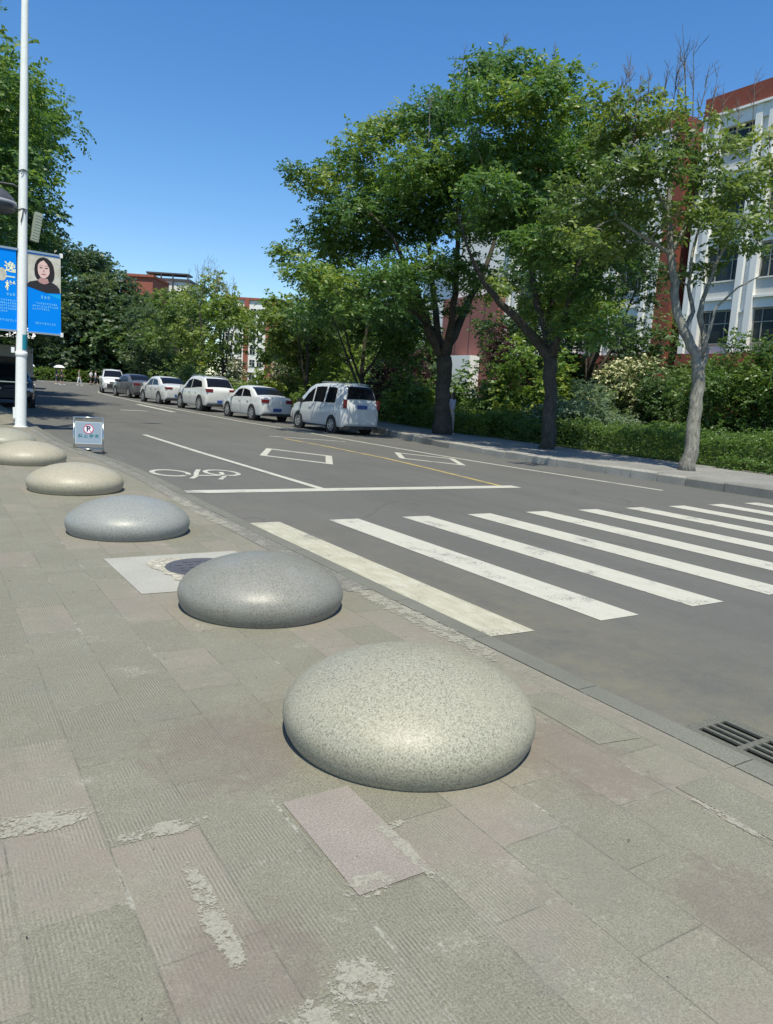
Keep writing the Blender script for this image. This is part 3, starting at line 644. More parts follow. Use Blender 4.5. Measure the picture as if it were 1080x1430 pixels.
glyph_line('text_line', .24, .372, 10, .055, 'cyan_text', 2)
glyph_line('text_line', .13, .335, 12, .055, 'cyan_text', 3)
glyph_line('text_line', .13, .298, 8, .055, 'cyan_text', 4)
glyph_line('text_line', .20, .115, 9, .06, 'cyan_text', 5)
e, x0, x1, H = banner(-1, 2.80, 5.02, .87, .14, 'blue banner with yellow calligraphy, left of the pole and cut by the photo edge')
for t_, z_, s_ in (('逸', .77, .30), ('一', .65, .24), ('样', .54, .27)):
    text_mesh('calligraphy', t_, s_, 'cream_text', e, TXM(u_(.82), ys_-.004, v_(z_)), .006)
poly('portrait_badge', ell(u_(.58), v_(.68), .12, .17), 'photo_bg', e, ys_-.003)
glyph_line('name_line', .70, .44, 3, .075, 'cyan_text', 6)
for i, z_ in enumerate((.365, .33, .295, .26, .225)): glyph_line('text_line', .42, z_, 10-(i == 4)*5, .052, 'cyan_text', 7+i)
glyph_line('text_line', .42, .115, 8, .06, 'cyan_text', 13)
# column loudspeaker and dome lamp hung behind the post
sp = empty('loudspeaker', pole_at(5.3)+Vector((.30, .15, 0)), R(10)); tag(sp, 'tilted greenish grey column loudspeaker behind the white pole above the banner', 'loudspeaker')
Mt = Matrix.Rotation(R(10), 4, 'Y')
mb = MB(); mb.box(-.10, .10, -.07, .07, .0, .78, 0, Mt); mb.build('cabinet', 'speaker_grey', sp)
mb = MB()
for k in range(9): mb.box(-.085, .085, -.078, -.070, .06+k*.078, .11+k*.078, 0, Mt)
mb.build('grille', 'beige' if 0 else 'speaker_grey', sp)
mb = MB(); mb.tube([(-.3, -.15, .35), (-.1, 0, .35)], .02, 8); mb.tube([(-.3, -.15, .6), (-.08, 0, .6)], .02, 8); mb.build('bracket', 'clamp_dark', sp)
dl = empty('dome_lamp', Vector((PX-.58, PY+.1, 5.95))); tag(dl, 'dark grey domed lamp head at the left edge, beside the white pole', 'lamp')
mb = MB(); mb.lathe([(.0, .0), (.50, .0), (.56, .06), (.575, .14), (.56, .24), (.50, .36), (.38, .49), (.20, .58), (.05, .61), (.0005, .61)], 36); mb.build('shade', 'lamp_dark', dl, angle=50)
mb = MB(); mb.lathe([(.57, .15), (.585, .16), (.575, .24), (.56, .24)], 36); mb.build('band', 'lamp_light', dl, True)
mb = MB(); mb.tube([(.0, 0, .58), (.05, 0, .72), (.5, -.05, .72), (.6, -.08, .66)], .025, 8); mb.build('bracket', 'clamp_dark', dl, True)

# ------------------------------------------------------------------ folding no-parking sign
SG = Vector((3.13, 17.45, PZ(16.5)-.085)); sa = R(-12)
sg = empty('folding_sign', SG, sa); tag(sg, 'folding steel no parking sign standing on the road beside the kerb', 'sign')
W2, HS, LN = .30, .78, .17   # half width, height, foot spread
def lean(x, t, s): return Vector((x, s*LN*(1-t), HS*t))
for s_, nm in ((-1, 'front_frame'), (1, 'rear_frame')):
    mb = MB()
    mb.tube([lean(-W2, 0, s_), lean(-W2, .985, s_)], .013, 8); mb.tube([lean(W2, 0, s_), lean(W2, .985, s_)], .013, 8)
    mb.tube([lean(-W2, .975, s_), lean(W2, .975, s_)], .013, 8); mb.tube([lean(-W2, .10, s_), lean(W2, .10, s_)], .010, 8)
    mb.build(nm, 'chrome', sg, True)
for s_ in (-1, 1):
    mb = MB(); q = [lean(-W2+.02, .24, s_), lean(W2-.02, .24, s_), lean(W2-.02, .86, s_), lean(-W2+.02, .86, s_)]
    n_ = Vector((0, s_*HS, LN)).normalized()*.006
    mb.add([v+n_ for v in q]+[v-n_ for v in q], [(0,1,2,3),(7,6,5,4),(0,4,5,1),(1,5,6,2),(2,6,7,3),(3,7,4,0)]); mb.build('sign_panel', 'sign_rim' if s_ < 0 else 'sign_dark', sg)
SM = Matrix.Rotation(0, 4, 'X')
def sface(u, t, off):     # point on the front panel
    n_ = Vector((0, -HS, LN)).normalized(); return lean(u, t, -1)+n_*off
def sflat(name, pts, m, off):
    mb = MB(); mb.add([sface(x, t, off) for x, t in pts], [tuple(range(len(pts)))]); return mb.build(name, m, sg)
sflat('sign_face', [(-W2+.045, .275), (W2-.045, .275), (W2-.045, .83), (-W2+.045, .83)], 'sign_face', .0075)
ringp = ell(0, 0, .105, .105, 32)
sflat('prohibition_disc', [(x, .655+z/HS) for x, z in ringp], 'sign_red', .009)
sflat('prohibition_disc', [(x*.80, .655+z*.80/HS) for x, z in ringp], 'sign_white', .0105)
ang = math.atan2(LN, HS)
TM = lambda x, t, off: Matrix.Translation(sface(x, t, off)) @ Matrix.Rotation(R(90)-ang, 4, 'X')
text_mesh('letter', 'P', .17, 'navy', sg, TM(-.003, .655, .012), .007)
sflat('slash', [(-.068, .655+.062/HS), (-.056, .655+.074/HS), (.068, .655-.062/HS), (.056, .655-.074/HS)], 'sign_red', .0115)
text_mesh('caption', '禁 止 停 车', .088, 'sign_teal', sg, TM(0, .455, .010), .0035)
mb = MB()
for s_ in (-1, 1):
    for x in (-W2, W2): mb.tube([lean(x, -.02, s_)+Vector((0,0,.0)), lean(x, .03, s_)], .024, 10)
mb.build('foot', 'trim', sg)
mb = MB(); mb.tube([lean(W2*.35, .12, -1), Vector((W2*.1, 0, .03)), lean(-W2*.3, .06, 1)], .014, 6); mb.build('chain', 'trim', sg, True)

# ------------------------------------------------------------------ cars
def car(name, label, L, W, Hh, prof, paint, wheels, glass_side, rearw, frontw, tail, mirror_y, r=.33, rails=False, two_tone=None, nlabel=None):
    """local frame: +y forward, x right, origin on the ground at the middle; prof rows: (y, z_top, z_belt, z_bottom, half width)"""
    e = empty(name, (0,0,0)); tag(e, label, 'car', 'cars parked along the far kerb')
    st = prof
    def interp(y):
        if y <= st[0][0]: return st[0]
        for a, b in zip(st, st[1:]):
            if y <= b[0]:
                t = (y-a[0])/(b[0]-a[0]); return tuple(a[k]+(b[k]-a[k])*t for k in range(5))
        return st[-1]
    def sect(y):
        y_, zt, zb, z0, hw = interp(y); zb = min(zb, zt-.015); hr = hw*.955-(zt-zb)*.30; mz = z0+(zb-z0)*.5
        return [(hw*.82, z0), (hw*.955, z0+.03), (hw*.985, z0+.12), (hw, mz), (hw*.99, zb-(zb-z0)*.16), (hw*.955, zb), (hr+.012, zt-min(.07, (zt-zb)*.5)), (hr-.05, zt-.012), (hr*.5, zt+.018), (0, zt+.026)]
    ys = sorted(set([p[0] for p in st] + [st[0][0]+(st[-1][0]-st[0][0])*i/44 for i in range(45)]))
    mb = MB(); n_ = 0; vs = []; rings = []
    for y in ys:
        s_ = sect(y); ringv = [(x, y, z) for x, z in s_] + [(-x, y, z) for x, z in s_[-2::-1]]; rings.append(len(vs)); vs += ringv; n_ = len(ringv)
    fs = []
    for i in range(len(ys)-1):
        for j in range(n_-1): a, b = rings[i]+j, rings[i+1]+j; fs.append((a, a+1, b+1, b))
        fs.append((rings[i]+n_-1, rings[i], rings[i+1], rings[i+1]+n_-1))
    fs.append(tuple(rings[0]+j for j in range(n_))[::-1]); fs.append(tuple(rings[-1]+j for j in range(n_)))
    mb.add(vs, fs); body = mb.build('body', 'car_'+paint, e, angle=38)
    # glass
    def side(y, t, sx, off=.008):
        s_ = sect(y); a, b = s_[5], s_[6]; return (sx*(a[0]+(b[0]-a[0])*t+off), y, a[1]+(b[1]-a[1])*t+off*.3)
    for sx in (-1, 1):
        for (q0, q1, q2, q3) in glass_side:      # bottom rear, bottom front, top front, top rear (y, t)
            mb = MB(); K = 6; vs = []
            for i in range(K+1):
                u = i/K
                for j in range(4):
                    v = j/3; yb = q0[0]+(q1[0]-q0[0])*u; tb = q0[1]+(q1[1]-q0[1])*u; yt = q3[0]+(q2[0]-q3[0])*u; tt = q3[1]+(q2[1]-q3[1])*u
                    vs.append(side(yb+(yt-yb)*v, tb+(tt-tb)*v, sx))
            mb.add(vs, [(i*4+j, (i+1)*4+j, (i+1)*4+j+1, i*4+j+1) if sx > 0 else (i*4+j, i*4+j+1, (i+1)*4+j+1, (i+1)*4+j) for i in range(K) for j in range(3)]); mb.build('side_window', 'car_glass', e, True)
    def topp(y, s, off=.012, fdir=0):
        c_ = sect(y); zt = c_[7][1]; hw = c_[6][0]-.03; z = zt+.02*(1-s*s); return (s*hw, y+fdir*off, z+off*.6)
    def endglass(nm, ya, yb, fdir, sc0=.93, sc1=.90):
        mb = MB(); vs = []; K, J = 16, 10
        for i in range(K+1):
            for j in range(J+1):
                y = ya+(yb-ya)*i/K; s = (-1+2*j/J)*(sc0+(sc1-sc0)*i/K); vs.append(topp(y, s, .022, fdir))
        mb.add(vs, [(i*(J+1)+j, i*(J+1)+j+1, (i+1)*(J+1)+j+1, (i+1)*(J+1)+j) for i in range(K) for j in range(J)]); mb.build(nm, 'car_glass', e, True)
    endglass('rear_window', *rearw, -1); endglass('windscreen', *frontw, 1)
    # lamps, bumpers, plate
    y0 = st[0][0]; yN = st[-1][0]
    tz, th, tw, tdeep = tail
    for sx in (-1, 1):
        y = y0+.10; hw = interp(y)[4]
        mb = MB(); xs = (sx*(hw*.975-tw), sx*(hw*.975+.012)); mb.box(min(xs), max(xs), y0-.018, y0+tdeep, tz-th/2, tz+th/2); mb.build('tail_lamp', 'tail', e)
        yF = yN-.16; hw = interp(yF)[4]; zf = interp(yF)[2]
        mb = MB(); xs = (sx*(hw*.96-.34), sx*(hw*.96)); mb.box(min(xs), max(xs), yF-.12, yN+.0-.02, zf-.20, zf-.06); mb.build('headlight', 'head', e)
    mb = MB(); pz_ = tz-.07-th*.1 if Hh > 1.75 else .50; mb.box(-.22, .22, y0-.034, y0+.02, pz_-.07, pz_+.07); mb.build('number_plate', 'plate', e)
    mb = MB(); hw = interp(y0+.1)[4]; z0 = interp(y0+.1)[3]; mb.box(-hw*.9, hw*.9, y0-.030, y0+.18, z0-.05, z0+.06); mb.build('rear_bumper', 'trim', e)
    mb = MB(); hw = interp(yN-.1)[4]; z0 = interp(yN-.1)[3]; mb.box(-hw*.7, hw*.7, yN-.1, yN+.02, z0+.04, z0+.34)
    mb.box(-hw*.45, hw*.45, yN-.1, yN+.015, z0+.40, z0+.48); mb.build('grille', 'trim', e)
    # door gaps, handles, sills
    for sx in (-1, 1):
        mb = MB()
        for yy in (glass_side[0][1][0], glass_side[0][0][0], glass_side[-1][0][0] if len(glass_side) > 1 else glass_side[0][0][0]-.9):
            s_ = sect(yy); pts = [(sx*(x+.003), yy, z) for x, z in s_[2:6]]
            mb.tube(pts, .007, 4)
        mb.build('door_gap', 'gasket', e)
        mb = MB(); 
        for yy in (glass_side[0][0][0]+.12, glass_side[0][0][0]-.75):
            s_ = sect(yy); mb.box(min(sx*s_[4][0], sx*(s_[4][0]+.03)), max(sx*s_[4][0], sx*(s_[4][0]+.03)), yy-.09, yy+.09, s_[4][1]-.03, s_[4][1])
        mb.build('door_handle', 'car_'+paint, e)
        mb = MB(); s_ = sect(mirror_y); xx = s_[5][0]; xs = (sx*(xx-.02), sx*(xx+.20)); mb.box(min(xs), max(xs), mirror_y-.06, mirror_y+.08, s_[5][1]+.01, s_[5][1]+.16); mb.build('mirror', 'trim' if paint != 'white' else 'car_white', e, angle=30)
        if rails:
            mb = MB(); mb.tube([(sx*(sect(y)[7][0]-.02), y, sect(y)[7][1]+.05) for y in [rearw[1]+.15+i*.3 for i in range(7)]], .018, 6); mb.build('roof_rail', 'metal', e)
    for (wy) in wheels:
        for sx in (-1, 1):
            hw = interp(wy)[4]
            mb = MB(); mb.tube([(sx*(hw*.80), wy, r*1.0), (sx*(hw+.008), wy, r*1.0)], r*1.22, 28); o = mb.build('wheel_arch', 'trim', e, angle=40)
            mb = MB(); c0, c1 = sx*(hw-.20), sx*(hw+.02); 
            prof_w = [(c0, r*.7), (c0, r*.95), (c0+sx*.03, r), (c1-sx*.03, r), (c1, r*.95), (c1, r*.66), (c1-sx*.02, r*.64)]
            vs = []; nn = 28
            for x_, rr in prof_w:
                for j in range(nn): t = 2*math.pi*j/nn; vs.append((x_, wy+rr*math.cos(t), r+rr*math.sin(t)))
            fs = [(i*nn+j, i*nn+(j+1) % nn, (i+1)*nn+(j+1) % nn, (i+1)*nn+j) for i in range(len(prof_w)-1) for j in range(nn)]
            fs += [tuple(range(nn)), tuple((len(prof_w)-1)*nn+j for j in range(nn))]
            mb.add(vs, fs); tw_ = mb.build('wheel', 'tyre', e, angle=40)
            mb = MB(); xf = c1-sx*.012
            for k in range(7):
                t = 2*math.pi*k/7; d = Vector((0, math.cos(t), math.sin(t))); n2 = Vector((0, -math.sin(t), math.cos(t))); c_ = Vector((xf, wy, r))
                q = [c_+d*r*.1-n2*r*.10, c_+d*r*.62-n2*r*.085, c_+d*r*.62+n2*r*.085, c_+d*r*.1+n2*r*.10]
                mb.add([v+Vector((sx*.012,0,0)) for v in q]+[v-Vector((sx*.012,0,0)) for v in q], [(0,1,2,3),(7,6,5,4),(0,4,5,1),(1,5,6,2),(2,6,7,3),(3,7,4,0)])
            mb.tube([(xf-sx*.01, wy, r), (xf+sx*.018, wy, r)], r*.17, 12)
            ringo = [(xf+sx*.008, wy+r*.66*math.cos(t), r+r*.66*math.sin(t)) for t in [i*2*math.pi/24 for i in range(25)]]; mb.tube(ringo, r*.045, 5, cap=False)
            mb.build('rim', 'rim', tw_)
    return e
# profiles (y, z_top, z_belt, z_bottom, half width)
VAN = [(-2.21, .98, .93, .42, .70), (-2.17, 1.05, .98, .32, .80), (-2.10, 1.25, 1.02, .26, .84), (-1.98, 1.66, 1.04, .24, .85), (-1.85, 1.77, 1.05, .24, .855), (-1.2, 1.83, 1.05, .24, .86), (-.2, 1.83, 1.05, .24, .86), (.5, 1.77, 1.04, .24, .86), (.85, 1.64, 1.03, .24, .855), (1.25, 1.30, 1.01, .24, .85), (1.55, 1.06, .98, .24, .83), (1.95, .93, .90, .24, .80), (2.15, .78, .74, .26, .72), (2.21, .62, .58, .34, .62)]
VG = [((.28,.08), (1.22,.03), (.80,.62), (.33,.88)), ((-.60,.08), (.18,.08), (.24,.90), (-.58,.90)), ((-1.45,.10), (-.72,.08), (-.70,.90), (-1.38,.88))]
SED = [(-2.26, .92, .88, .40, .70), (-2.20, 1.00, .95, .30, .80), (-2.05, 1.03, .97, .24, .85), (-1.72, 1.06, .98, .22, .87), (-1.55, 1.10, .98, .22, .875), (-1.1, 1.32, .97, .21, .88), (-.7, 1.43, .96, .21, .885), (-.1, 1.46, .95, .21, .885), (.35, 1.42, .94, .21, .885), (.75, 1.26, .93, .21, .88), (1.15, 1.02, .92, .21, .875), (1.4, .93, .89, .22, .865), (1.9, .84, .80, .23, .83), (2.2, .70, .66, .26, .74), (2.27, .55, .51, .34, .62)]
SG_ = [((-.12,.08), (.90,.02), (.42,.80), (-.10,.88)), ((-1.18,.14), (-.20,.08), (-.18,.88), (-.88,.80))]
SUV = [(-2.24, .98, .93, .46, .74), (-2.18, 1.06, 1.00, .34, .84), (-2.08, 1.16, 1.05, .28, .89), (-1.75, 1.47, 1.07, .26, .90), (-1.5, 1.60, 1.07, .26, .905), (-.8, 1.66, 1.05, .26, .91), (0, 1.67, 1.03, .26, .91), (.4, 1.61, 1.02, .26, .91), (.8, 1.40, 1.01, .26, .905), (1.2, 1.12, 1.00, .26, .90), (1.45, 1.02, .97, .27, .89), (1.95, .94, .90, .28, .86), (2.2, .78, .74, .32, .76), (2.27, .62, .58, .40, .64)]
UG = [((-.10,.08), (.98,.02), (.46,.78), (-.08,.86)), ((-1.62,.22), (-.18,.08), (-.16,.86), (-1.35,.76))]
def place(e, a, b, L_off=0.0, flip=False, side=-1, hw=.86, wf=1.38, wr=-1.38, zs=1.0, sc=1.0):
    """a: ground point under the front left wheel, b: under the rear left wheel"""
    d = Vector((a.x-b.x, a.y-b.y)); 
    ang = math.atan2(-d.x, d.y); mid = (a+b)/2; rgt = Vector((math.cos(ang), math.sin(ang)))
    e.location = (mid.x+rgt.x*hw*sc, mid.y+rgt.y*hw*sc, G(mid.y)+.004); e.rotation_euler = (math.atan((G(a.y)-G(b.y))/max(.1, d.length)), 0, ang); e.scale = (sc, sc, sc*zs)
    return e
P2 = lambda x, y: Vector((x, y, 0))
v = car('minivan', 'white minivan with roof rails and dark windows, nearest in the row of cars', 4.4, 1.7, 1.8, VAN, 'silver', (1.38, -1.34), VG, (-2.09, -1.90), (1.28, .84), (1.12, .32, .10, .10), 1.15, .31, rails=True)
place(v, P2(13.55, 28.9), P2(13.72, 26.2), zs=1.07)
v = car('saloon_car', 'white saloon car parked in front of the minivan', 4.5, 1.76, 1.46, SED, 'white', (1.38, -1.30), SG_, (-1.58, -.80), (1.12, .42), (.86, .15, .34, .18), .86, .32)
place(v, P2(12.98, 35.9), P2(13.22, 33.3), zs=1.12, sc=.98)
v = car('suv_car', 'white SUV with black rear window, third car from the right', 4.5, 1.82, 1.67, SUV, 'white', (1.40, -1.36), UG, (-2.06, -1.56), (1.18, .46), (1.02, .14, .36, .22), .92, .36, rails=True)
place(v, P2(12.78, 43.2), P2(13.02, 40.5), zs=1.14)
v = car('saloon_car', 'bright white saloon car between the white SUV and the dark grey car', 4.5, 1.76, 1.46, SED, 'white', (1.38, -1.30), SG_, (-1.58, -.80), (1.12, .42), (.88, .10, .42, .14), .86, .32)
place(v, P2(12.38, 50.3), P2(12.68, 47.5), zs=1.15, sc=1.02)
v = car('saloon_car', 'dark grey saloon car, second farthest in the row of parked cars', 4.5, 1.76, 1.46, SED, 'dark', (1.38, -1.30), SG_, (-1.58, -.80), (1.12, .42), (.88, .12, .42, .14), .86, .32)
place(v, P2(12.45, 58.9), P2(12.80, 56.1), zs=1.15, sc=1.02)
v = car('suv_car', 'small white SUV facing the camera, farthest in the row of parked cars', 4.5, 1.82, 1.67, SUV, 'white', (1.40, -1.36), UG, (-2.06, -1.56), (1.18, .46), (1.02, .14, .36, .22), .92, .36, rails=True)
v.location = (13.75, 66.2, G(66.2)+.004); v.rotation_euler = (0, 0, R(172)); v.scale = (1.02, 1.02, 1.16)
v = car('suv_car', 'black SUV behind the lamp post at the left edge, parked by the near kerb', 4.5, 1.82, 1.67, SUV, 'black', (1.40, -1.36), UG, (-2.06, -1.56), (1.18, .46), (1.02, .14, .36, .22), .92, .36)
del v['group']
v.location = (3.33, 38.3, G(38.3)+.004); v.rotation_euler = (0, 0, R(181)); v.scale = (1.05, 1.05, 1.14)
mb = MB(); mb.box(-.55, .0, 2.26, 2.30, .93, .97); mb.box(.0, .55, 2.26, 2.30, .93, .97); mb.build('chrome_bar', 'chrome', v)

# ------------------------------------------------------------------ people
def skinned(name, pts, edges, radii, m, parent, sub=1, root=0):
    bm = bmesh.new(); ly = bm.verts.layers.skin.verify(); vs = [bm.verts.new(p) for p in pts]
    for i, r_ in enumerate(radii):
        vs[i][ly].radius = r_ if isinstance(r_, tuple) else (r_, r_); vs[i][ly].use_root = (i == root)
    for a, b in edges: bm.edges.new((vs[a], vs[b]))
    me = bpy.data.meshes.new(name); bm.to_mesh(me); bm.free()
    o = bpy.data.objects.new(name, me); COL.objects.link(o)
    sk = o.modifiers.new('skin', 'SKIN'); sk.use_smooth_shade = True; s2 = o.modifiers.new('sub', 'SUBSURF'); s2.levels = s2.render_levels = sub
    dg = bpy.context.evaluated_depsgraph_get(); m2 = bpy.data.meshes.new_from_object(o.evaluated_get(dg)); bpy.data.objects.remove(o)
    m2.materials.clear(); return link(name, m2, parent, m, True)
def person(label, loc, rz, top, legs, hair='hair', step=.16, h=1.68, group=None, arm_up=False, bag=None, short=False):
    e = empty('person', loc, rz); e.scale = (h/1.7,)*3; tag(e, label, 'person', group)
    sa_ = step
    # local: facing -y
    ank = [(.09, -sa_, .08), (-.09, sa_, .08)]; kn = [(.10, -sa_*.75, .47), (-.10, sa_*.35, .48)]
    sh = [(.175, 0, 1.40), (-.175, 0, 1.40)]
    el = [(.22, sa_*.4, 1.14), (-.22, -sa_*.4, 1.14)]; wr = [(.21, sa_*.2-.06, .90), (-.21, -sa_*.9-.04, .92)]
    if arm_up: el[0] = (.22, -.12, 1.18); wr[0] = (.12, -.27, 1.33)
    pts = [(0, 0, .93), (0, 0, 1.12), (0, .01, 1.32), (0, 0, 1.44), (0, -.01, 1.52), (0, -.02, 1.60), (0, -.015, 1.68)]
    rad = [(.15, .10), (.125, .095), (.15, .10), .055, .05, (.078, .095), (.06, .075)]
    ed_ = [(0,1),(1,2),(2,3),(3,4),(4,5),(5,6)]
    for i in (0, 1):
        k = len(pts); pts += [(.085*(1 if i == 0 else -1), 0, .86), kn[i], ank[i], (ank[i][0]*1.05, ank[i][1]-.13, .035)]; rad += [.085, .055, .038, .03]; ed_ += [(0,k),(k,k+1),(k+1,k+2),(k+2,k+3)]
        k = len(pts); w_ = Vector(wr[i]); el_ = Vector(el[i]); d = (w_-el_).normalized()
        pts += [sh[i], el[i], wr[i], tuple(w_+d*.085)]; rad += [.048, .037, .026, (.036, .018)]; ed_ += [(2,k),(k,k+1),(k+1,k+2),(k+2,k+3)]
        kk = k+3
        for f_ in range(5):
            off = Vector((0, -.03+.015*f_, 0)); L_ = (.05, .075, .08, .075, .055)[f_]
            pts.append(tuple(w_+d*(.085+L_*(.5 if f_ == 0 else 1))+off*(1.6 if f_ == 0 else 1)+Vector((0,-.01,0)))); rad.append(.0085); ed_.append((kk, len(pts)-1))
    skinned('body', pts, ed_, rad, 'skin', e)
    pt = [(0, 0, .92), (0, 0, 1.12), (0, .01, 1.32), (0, .0, 1.42)]; rd_ = [(.175, .125), (.145, .115), (.17, .12), (.09, .075)]; ee = [(0,1),(1,2),(2,3)]
    for i in (0, 1):
        k = len(pt); a = Vector(sh[i]); b = Vector(el[i]); q = a.lerp(b, .95 if not short else .6); pt += [tuple(a), tuple(q)]; rd_ += [.062, .052]; ee += [(2,k),(k,k+1)]
    skinned('top', pt, ee, rd_, top, e)
    pt = [(0, 0, .97), (0, 0, .90)]; rd_ = [(.155, .115), (.17, .125)]; ee = [(0,1)]
    for i in (0, 1):
        k = len(pt); q = Vector(kn[i]).lerp(Vector(ank[i]), .85 if legs[1] else .1); pt += [(.085*(1 if i == 0 else -1), 0, .80), kn[i], tuple(q)]; rd_ += [.105, .075, .062]; ee += [(1,k),(k,k+1),(k+1,k+2)]
    skinned('trousers' if legs[1] else 'shorts', pt, ee, rd_, legs[0], e)
    pt = [(0, .03, 1.715), (0, .055, 1.64), (0, .06, 1.52), (0, .07, 1.40 if hair == 'hair' else 1.50)]
    skinned('hair', pt, [(0,1),(1,2),(2,3)], [(.075, .06), (.093, .07), (.075, .045), (.05, .03)], 'hair', e)
    # face: nose, eyes, mouth
    mb = MB(); mb.tube([(0, -.105, 1.63), (0, -.125, 1.60), (0, -.11, 1.59)], [.008, .014, .012], 6)
    for sx in (-1, 1): mb.box(sx*.035-.012, sx*.035+.012, -.112, -.09, 1.628, 1.638, 1)
    mb.box(-.022, .022, -.110, -.09, 1.553, 1.561, 2); mb.build('face', ['skin', 'hair', 'lips'], e)
    mb = MB()
    for a in ank: mb.box(a[0]-.045, a[0]+.045, a[1]-.20, a[1]+.06, 0, .055)
    mb.build('shoes', 'cl_white' if top != 'cl_white' else 'cl_dark', e)
    return e
def umbrella(loc, m, label, r_=.52):
    e = empty('umbrella', loc); tag(e, label, 'umbrella', 'umbrellas held by people at the junction')
    mb = MB(); vs = [(0,0,.30)]; n_ = 8
    for rr, z in ((.5, .24), (.85, .10), (1.0, .0)):
        for j in range(n_*2):
            t = math.pi*j/n_; q = rr*(1 if j % 2 == 0 else .95); vs.append((r_*q*math.cos(t), r_*q*math.sin(t), z+(0 if j % 2 == 0 else .02)))
    fs = [(0, 1+j, 1+(j+1) % (2*n_)) for j in range(2*n_)]
    for i in range(2):
        for j in range(2*n_): a, b = 1+i*2*n_+j, 1+i*2*n_+(j+1) % (2*n_); fs.append((a, a+2*n_, b+2*n_, b))
    mb.add(vs, fs); mb.build('canopy', m, e)
    mb = MB(); mb.tube([(0,0,-.6), (0,0,.34)], .009, 6); mb.tube([(0,0,-.66), (0,0,-.6)], .016, 6); mb.build('shaft', 'trim', e)
    return e
gp = lambda x, y, dz=0: (x, y, G(y)+dz)
person('person in lilac top and beige trousers standing half hidden behind the thick dark trunk', (18.62, 24.9, G(24.9)+.19), R(200), 'cl_lilac', ('cl_beige', True), step=.05, h=1.72)
def far(px, py, label, rz, top, legs, um=None, **k):
    p = at(px, py); g_ = 'people walking across the junction'
    person(label, gp(p.x, p.y, .004), rz, top, legs, group=g_, **k); return p
p = far(37, 536, 'person in white top beside the lamp post, under the left umbrella', R(100), 'cl_white', ('cl_dark', True), arm_up=True)
umbrella((p.x+.3, p.y, G(p.y)+1.75), 'umb_white', 'white umbrella next to the lamp post, the left one of two')
far(43, 537, 'person in pink patterned top between the lamp post and the couple under the umbrella', R(80), 'cl_pink', ('cl_grey', True), step=.22)
p = far(79, 536, 'person in dark clothes, left of the couple under the right umbrella', R(95), 'cl_navy', ('cl_navy', False), arm_up=True)
umbrella((p.x+.3, p.y, G(p.y)+1.78), 'umb_white', 'white umbrella over the two people in dark clothes', .62)
far(86, 537, 'person in black, right of the couple under the right umbrella', R(85), 'cl_dark', ('cl_dark', False), step=.2)
far(110.5, 538, 'person in green top and white trousers walking alone between two groups', R(60), 'cl_green', ('cl_white', True), step=.2)
far(127, 537, 'person in white shirt and dark shorts, left of the pair near the parked cars', R(110), 'cl_white', ('cl_dark', False), step=.2)
far(133.5, 538, 'person in white shirt, right of the pair near the parked cars', R(70), 'cl_white', ('cl_navy', False), step=.24)
for k in range(3):
    p = at(56+k*9.5, 529.5+random.uniform(-.6, .6)); mb = MB(); mb.lathe([(.16, 0), (.16, .42), (.20, .46), (.20, .52), (.12, .62), (.001, .66)], 12); o = mb.build('bollard', 'bollard', None, angle=40); o.location = gp(p.x, p.y); tag(o, ('leftmost','middle','rightmost')[k]+' of three short white bollards before the far hedge', 'bollard', 'white bollards before the far hedge')

# ------------------------------------------------------------------ long white and red building on the right
FX = 42.0
bd = empty('campus_building', (FX, 30, G(30))); tag(bd, 'long white and red five storey building behind the trees on the right', 'building')
lb = lambda x, y, z: (x-FX, y-30, z-G(30))
def bbox(mb, x0, x1, y0, y1, z0, z1, mi=0): return mb.box(x0-FX, x1-FX, y0-30, y1-30, z0-G(30), z1-G(30), mi)
FL = [2.35, 6.10, 9.90, 13.70, 17.50]      # window sills
WH = 2.05; TOPZ = 19.75; ROOF = 21.0
winp = None
def window(y0, y1, z, h=WH):
    global winp
    wd = y1-y0
    if winp is None:
        f_ = MB(); t = .028
        f_.box(-.06, .02, 0, t, 0, 1); f_.box(-.06, .02, 1-t, 1, 0, 1); f_.box(-.06, .02, t, 1-t, 0, .035); f_.box(-.06, .02, t, 1-t, .965, 1)
        f_.box(-.055, .015, t, 1-t, .60, .63); f_.box(-.055, .015, .235, .258, .035, .965); f_.box(-.055, .015, .735, .758, .035, .965)
        fr = f_.build('window', 'frame_alu', bd)
        g_ = MB(); g_.box(.018, .035, .02, .98, .02, .98); g_.build('pane', 'glass_bld', fr); winp = fr; o = fr
    else: o = copy_tree(winp, bd)
    o.location = lb(FX+.30, y0, z); o.scale = (1, wd, h); return o
